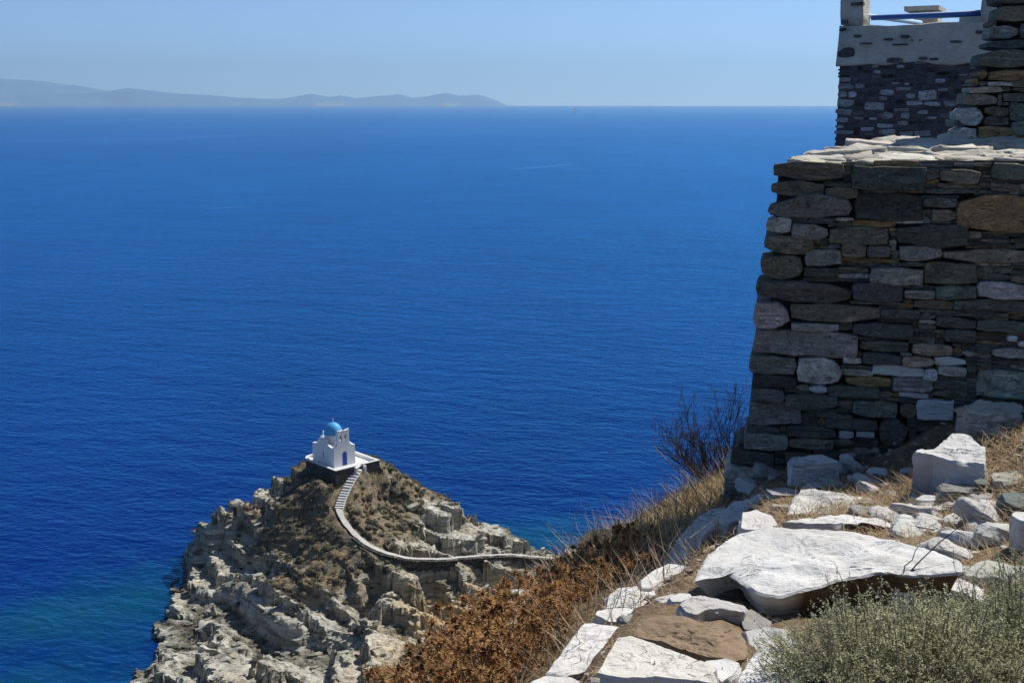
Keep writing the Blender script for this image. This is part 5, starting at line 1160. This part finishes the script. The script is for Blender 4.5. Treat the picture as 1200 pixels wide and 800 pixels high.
while len(placed) < 240 and tries < 16000:
    tries += 1; x = rt.uniform(430, 800); y = rt.uniform(640, 870)
    if y > 860 or y < 660 + (690 - x) * .62 * (x < 690) - (x - 690) * .35 * (x > 690): continue
    try: g = hit(x, y)
    except Exception: continue
    xk = lambda yy: np.interp(yy, [600, 655, 681, 695, 712, 729, 783, 800, 860], [800, 775, 745, 715, 698, 683, 641, 618, 560])
    if g[1] > 13 or g[1] < 2.6 or x > xk(y) - 20: continue
    kx_ = np.interp(g[1], KY, KX)
    if g[0] > kx_ - .16: continue
    md = .045 + .006 * g[1]
    if any((g[0] - a) ** 2 + (g[1] - c) ** 2 < md * md for a, c in placed): continue
    placed.append((g[0], g[1])); k = int(rt.integers(0, 8)); me, tips = TH_[k]
    root = empty('thistle', tuple(g), rt.uniform(0, 6.28)); s = rt.uniform(.8, 1.15) * np.clip((kx_ - g[0]) / .6, .6, 1.15); s *= .72 if 570 < x < 700 and y < 730 else 1.0; root.scale = (s, s, s)
    root.rotation_euler.x = rt.normal() * .12; root.rotation_euler.y = rt.normal() * .12
    tag(root, 'dry brown thistle with star-shaped spiny heads on the slope left of the white edging stones', 'thistle', 'dry thistles on the slope')
    link('stem', me, root)
    for p, d in tips[:int(rt.integers(5, 10))]:
        o = link('flower_head', HEADS[int(rt.integers(0, 4))], root, tuple(p)); o.rotation_euler = Vector(d).to_track_quat('Z', 'Y').to_euler(); q = rt.uniform(.55, 1.0); o.scale = (q, q, q)
print('thistles', len(placed))
# tall pale stalk standing clear above the thistles
g = hit(655, 672); g = np.array([g[0], g[1], g[2]]); st_ = empty('dry_stalk', tuple(g)); tag(st_, 'tall thin dead stalk with bare twigs rising above the thistles against the sea', 'plant')
def rel(x, y, dy=0.0): return tuple(P(x, y, g[1] + dy) - g)
b = MB(); b.tube([rel(655, 674), rel(664, 650), rel(672, 622), rel(676, 600), rel(677, 578)], .0028, .001, 4); link('stem', b.mesh('stem', MAT['stalk']), st_)
for pts in ([(664, 652), (652, 633), (641, 612)], [(668, 640), (655, 626), (643, 614)], [(660, 660), (650, 642), (641, 634)], [(675, 605), (680, 592), (682, 584)], [(673, 620), (668, 604), (667, 596)]):
    b = MB(); b.tube([rel(x, y, .03 * k) for k, (x, y) in enumerate(pts)], .0018, .0008, 4); link('twig', b.mesh('twig', MAT['stalk']), st_)

# ------------------------------------------------------------------ bare bush left of the wall
gb = hit(842, 592); gb[1] += 1.2; gb[2] = ground(gb[0], gb[1])[0]; gb[0] = ray(842, 592)[0] / ray(842, 592)[1] * gb[1]
bush = empty('bare_bush', tuple(gb)); tag(bush, 'leafless dark twiggy bush growing at the left foot of the dry-stone wall', 'bush')
rb_ = np.random.default_rng(9)
def twig(b, p, d, L, rad, lvl):
    pts = [p]; n = 5
    for k in range(n):
        d = d + rb_.normal(size=3) * np.array([.10, .10, .07]) + np.array([0, 0, .03]); d /= np.linalg.norm(d); pts.append(pts[-1] + d * L / n)
    b.tube(pts, rad, rad * .55, 4 if lvl < 2 else 3)
    if lvl < 4:
        for k in range(1, n + 1):
            for _ in range(1 if lvl < 3 else int(rb_.random() < .75)):
                a = rb_.uniform(0, 6.28); dd_ = d + np.array([math.cos(a), math.sin(a), rb_.uniform(-.1, .5)]) * rb_.uniform(.4, .75); twig(b, pts[k], dd_ / np.linalg.norm(dd_), L * rb_.uniform(.38, .6), rad * .6, lvl + 1)
for k in range(9):
    b = MB(); th = -.95 + 1.55 * k / 8; d = np.array([math.sin(th) * .85, rb_.normal() * .25, math.cos(th)]); twig(b, np.array([rb_.normal() * .03, rb_.normal() * .03, -.05]), d / np.linalg.norm(d), rb_.uniform(.42, .58), .0075, 0)
    link('branch', mesh_py('branch', b.v, b.f, MAT['wood_dead']), bush)
b = MB()
for pts in ([(822, 575), (800, 555), (782, 540), (766, 522), (764, 508)], [(818, 560), (795, 530), (792, 505), (786, 488)], [(835, 570), (818, 520), (812, 490), (814, 462)]):
    b.tube([tuple(P(x, y, gb[1] - .1 * k) - gb) for k, (x, y) in enumerate(pts)], .007, .0025, 4)
link('dead_branch', b.mesh('dead_branch', MAT['stalk']), bush)

# ------------------------------------------------------------------ grey-green bushes at the lower right
def leafy(name, centre, rx, ry, hgt, ntw, r, leaf_mat, label):
    root = empty(name, tuple(centre)); tag(root, label, 'bush'); b = MB(); LV = []; LF = []; o = 0
    tufts = [(r.uniform(0, 6.28), math.sqrt(r.random()), r.uniform(.72, 1.2)) for _ in range(60)]
    for k in range(ntw):
        ta, tq, tl_ = tufts[int(r.integers(0, 60))]; a = ta + r.normal() * .22 / max(.25, tq); q = min(1.05, max(0, tq + r.normal() * .09)); lean = q * 1.05; L = hgt * tl_ * (1.08 - .33 * q * q) * r.uniform(.75, 1.1)
        foot = np.array([math.cos(a) * rx * .55 * q, math.sin(a) * ry * .55 * q, -.05]); d = np.array([math.cos(a) * math.sin(lean) * rx / max(rx, ry), math.sin(a) * math.sin(lean) * ry / max(rx, ry), math.cos(lean)]) + r.normal(size=3) * .15; d /= np.linalg.norm(d)
        pts = [foot]; n = 6
        for i in range(n): d = d + r.normal(size=3) * .09 + np.array([0, 0, .045]); d /= np.linalg.norm(d); pts.append(pts[-1] + d * L / n)
        b.tube(pts, .0028, .0010, 3)
        side = []
        for i in range(2, n + 1):
            for _ in range(2):
                e_ = d + r.normal(size=3) * .6; e_ /= np.linalg.norm(e_); p = pts[i - 1] + (pts[i] - pts[i - 1]) * r.random(); side.append((p, e_, r.uniform(.025, .07)))
                b.tube([p, p + e_ * side[-1][2]], .0011, .0007, 3)
        for p, e_, Ls_ in side:
            m = int(r.integers(13, 23)); t = r.uniform(.1, 1.05, m); c = p + e_ * Ls_ * t[:, None] + r.normal(size=(m, 3)) * .0035
            u = r.normal(size=(m, 3)) + e_ * .7; u /= np.linalg.norm(u, axis=1, keepdims=True); w = np.cross(u, r.normal(size=(m, 3))); w /= np.linalg.norm(w, axis=1, keepdims=True); s = r.uniform(.0026, .0052, (m, 1))
            LV.append(np.stack([c, c + u * s + w * s * .42, c + u * s * 2, c + u * s - w * s * .42], 1).reshape(-1, 3)); LF.append(np.arange(m * 4).reshape(m, 4) + o); o += m * 4
    link('stems', mesh_py('stems', b.v, b.f, MAT['wood_grey']), root)
    lo = link('leaves', mesh_np('leaves', np.concatenate(LV), np.concatenate(LF), leaf_mat, smooth=False), root); lo['kind'] = 'stuff'; return o // 4
rg = np.random.default_rng(15)
c1 = hit(1075, 840); c2 = hit(1205, 800); print('bush', c1, c2)
n1 = leafy('green_bush', c1, .38, .36, .32, 1300, rg, MAT['leaf'], 'grey-green small-leaved bush in front of the largest white boulder')
n2 = leafy('green_bush', c2, .27, .32, .33, 560, rg, MAT['leaf_dark'], 'darker green bush at the bottom right corner beside the paler bush')
print('leaves', n1, n2)
# dead stem leaning over the boulder
g = hit(1065, 690); sm = empty('dead_stem', tuple(g)); tag(sm, 'thin dark dead stem leaning across the tip of the largest white boulder', 'plant')
b = MB(); b.tube([tuple(P(x, y, Y_) - g) for x, y, Y_ in ((1058, 680, 4.0), (1075, 660, 4.02), (1100, 636, 4.06), (1128, 614, 4.1))], .0035, .0015, 4); link('stem', b.mesh('stem', MAT['wood_dead']), sm)
b = MB(); b.tube([tuple(P(x, y, 4.0) - g) for x, y in ((1058, 678), (1060, 663), (1069, 656), (1073, 644), (1079, 637))], .0025, .0012, 4); link('twig', b.mesh('twig', MAT['wood_dead']), sm)
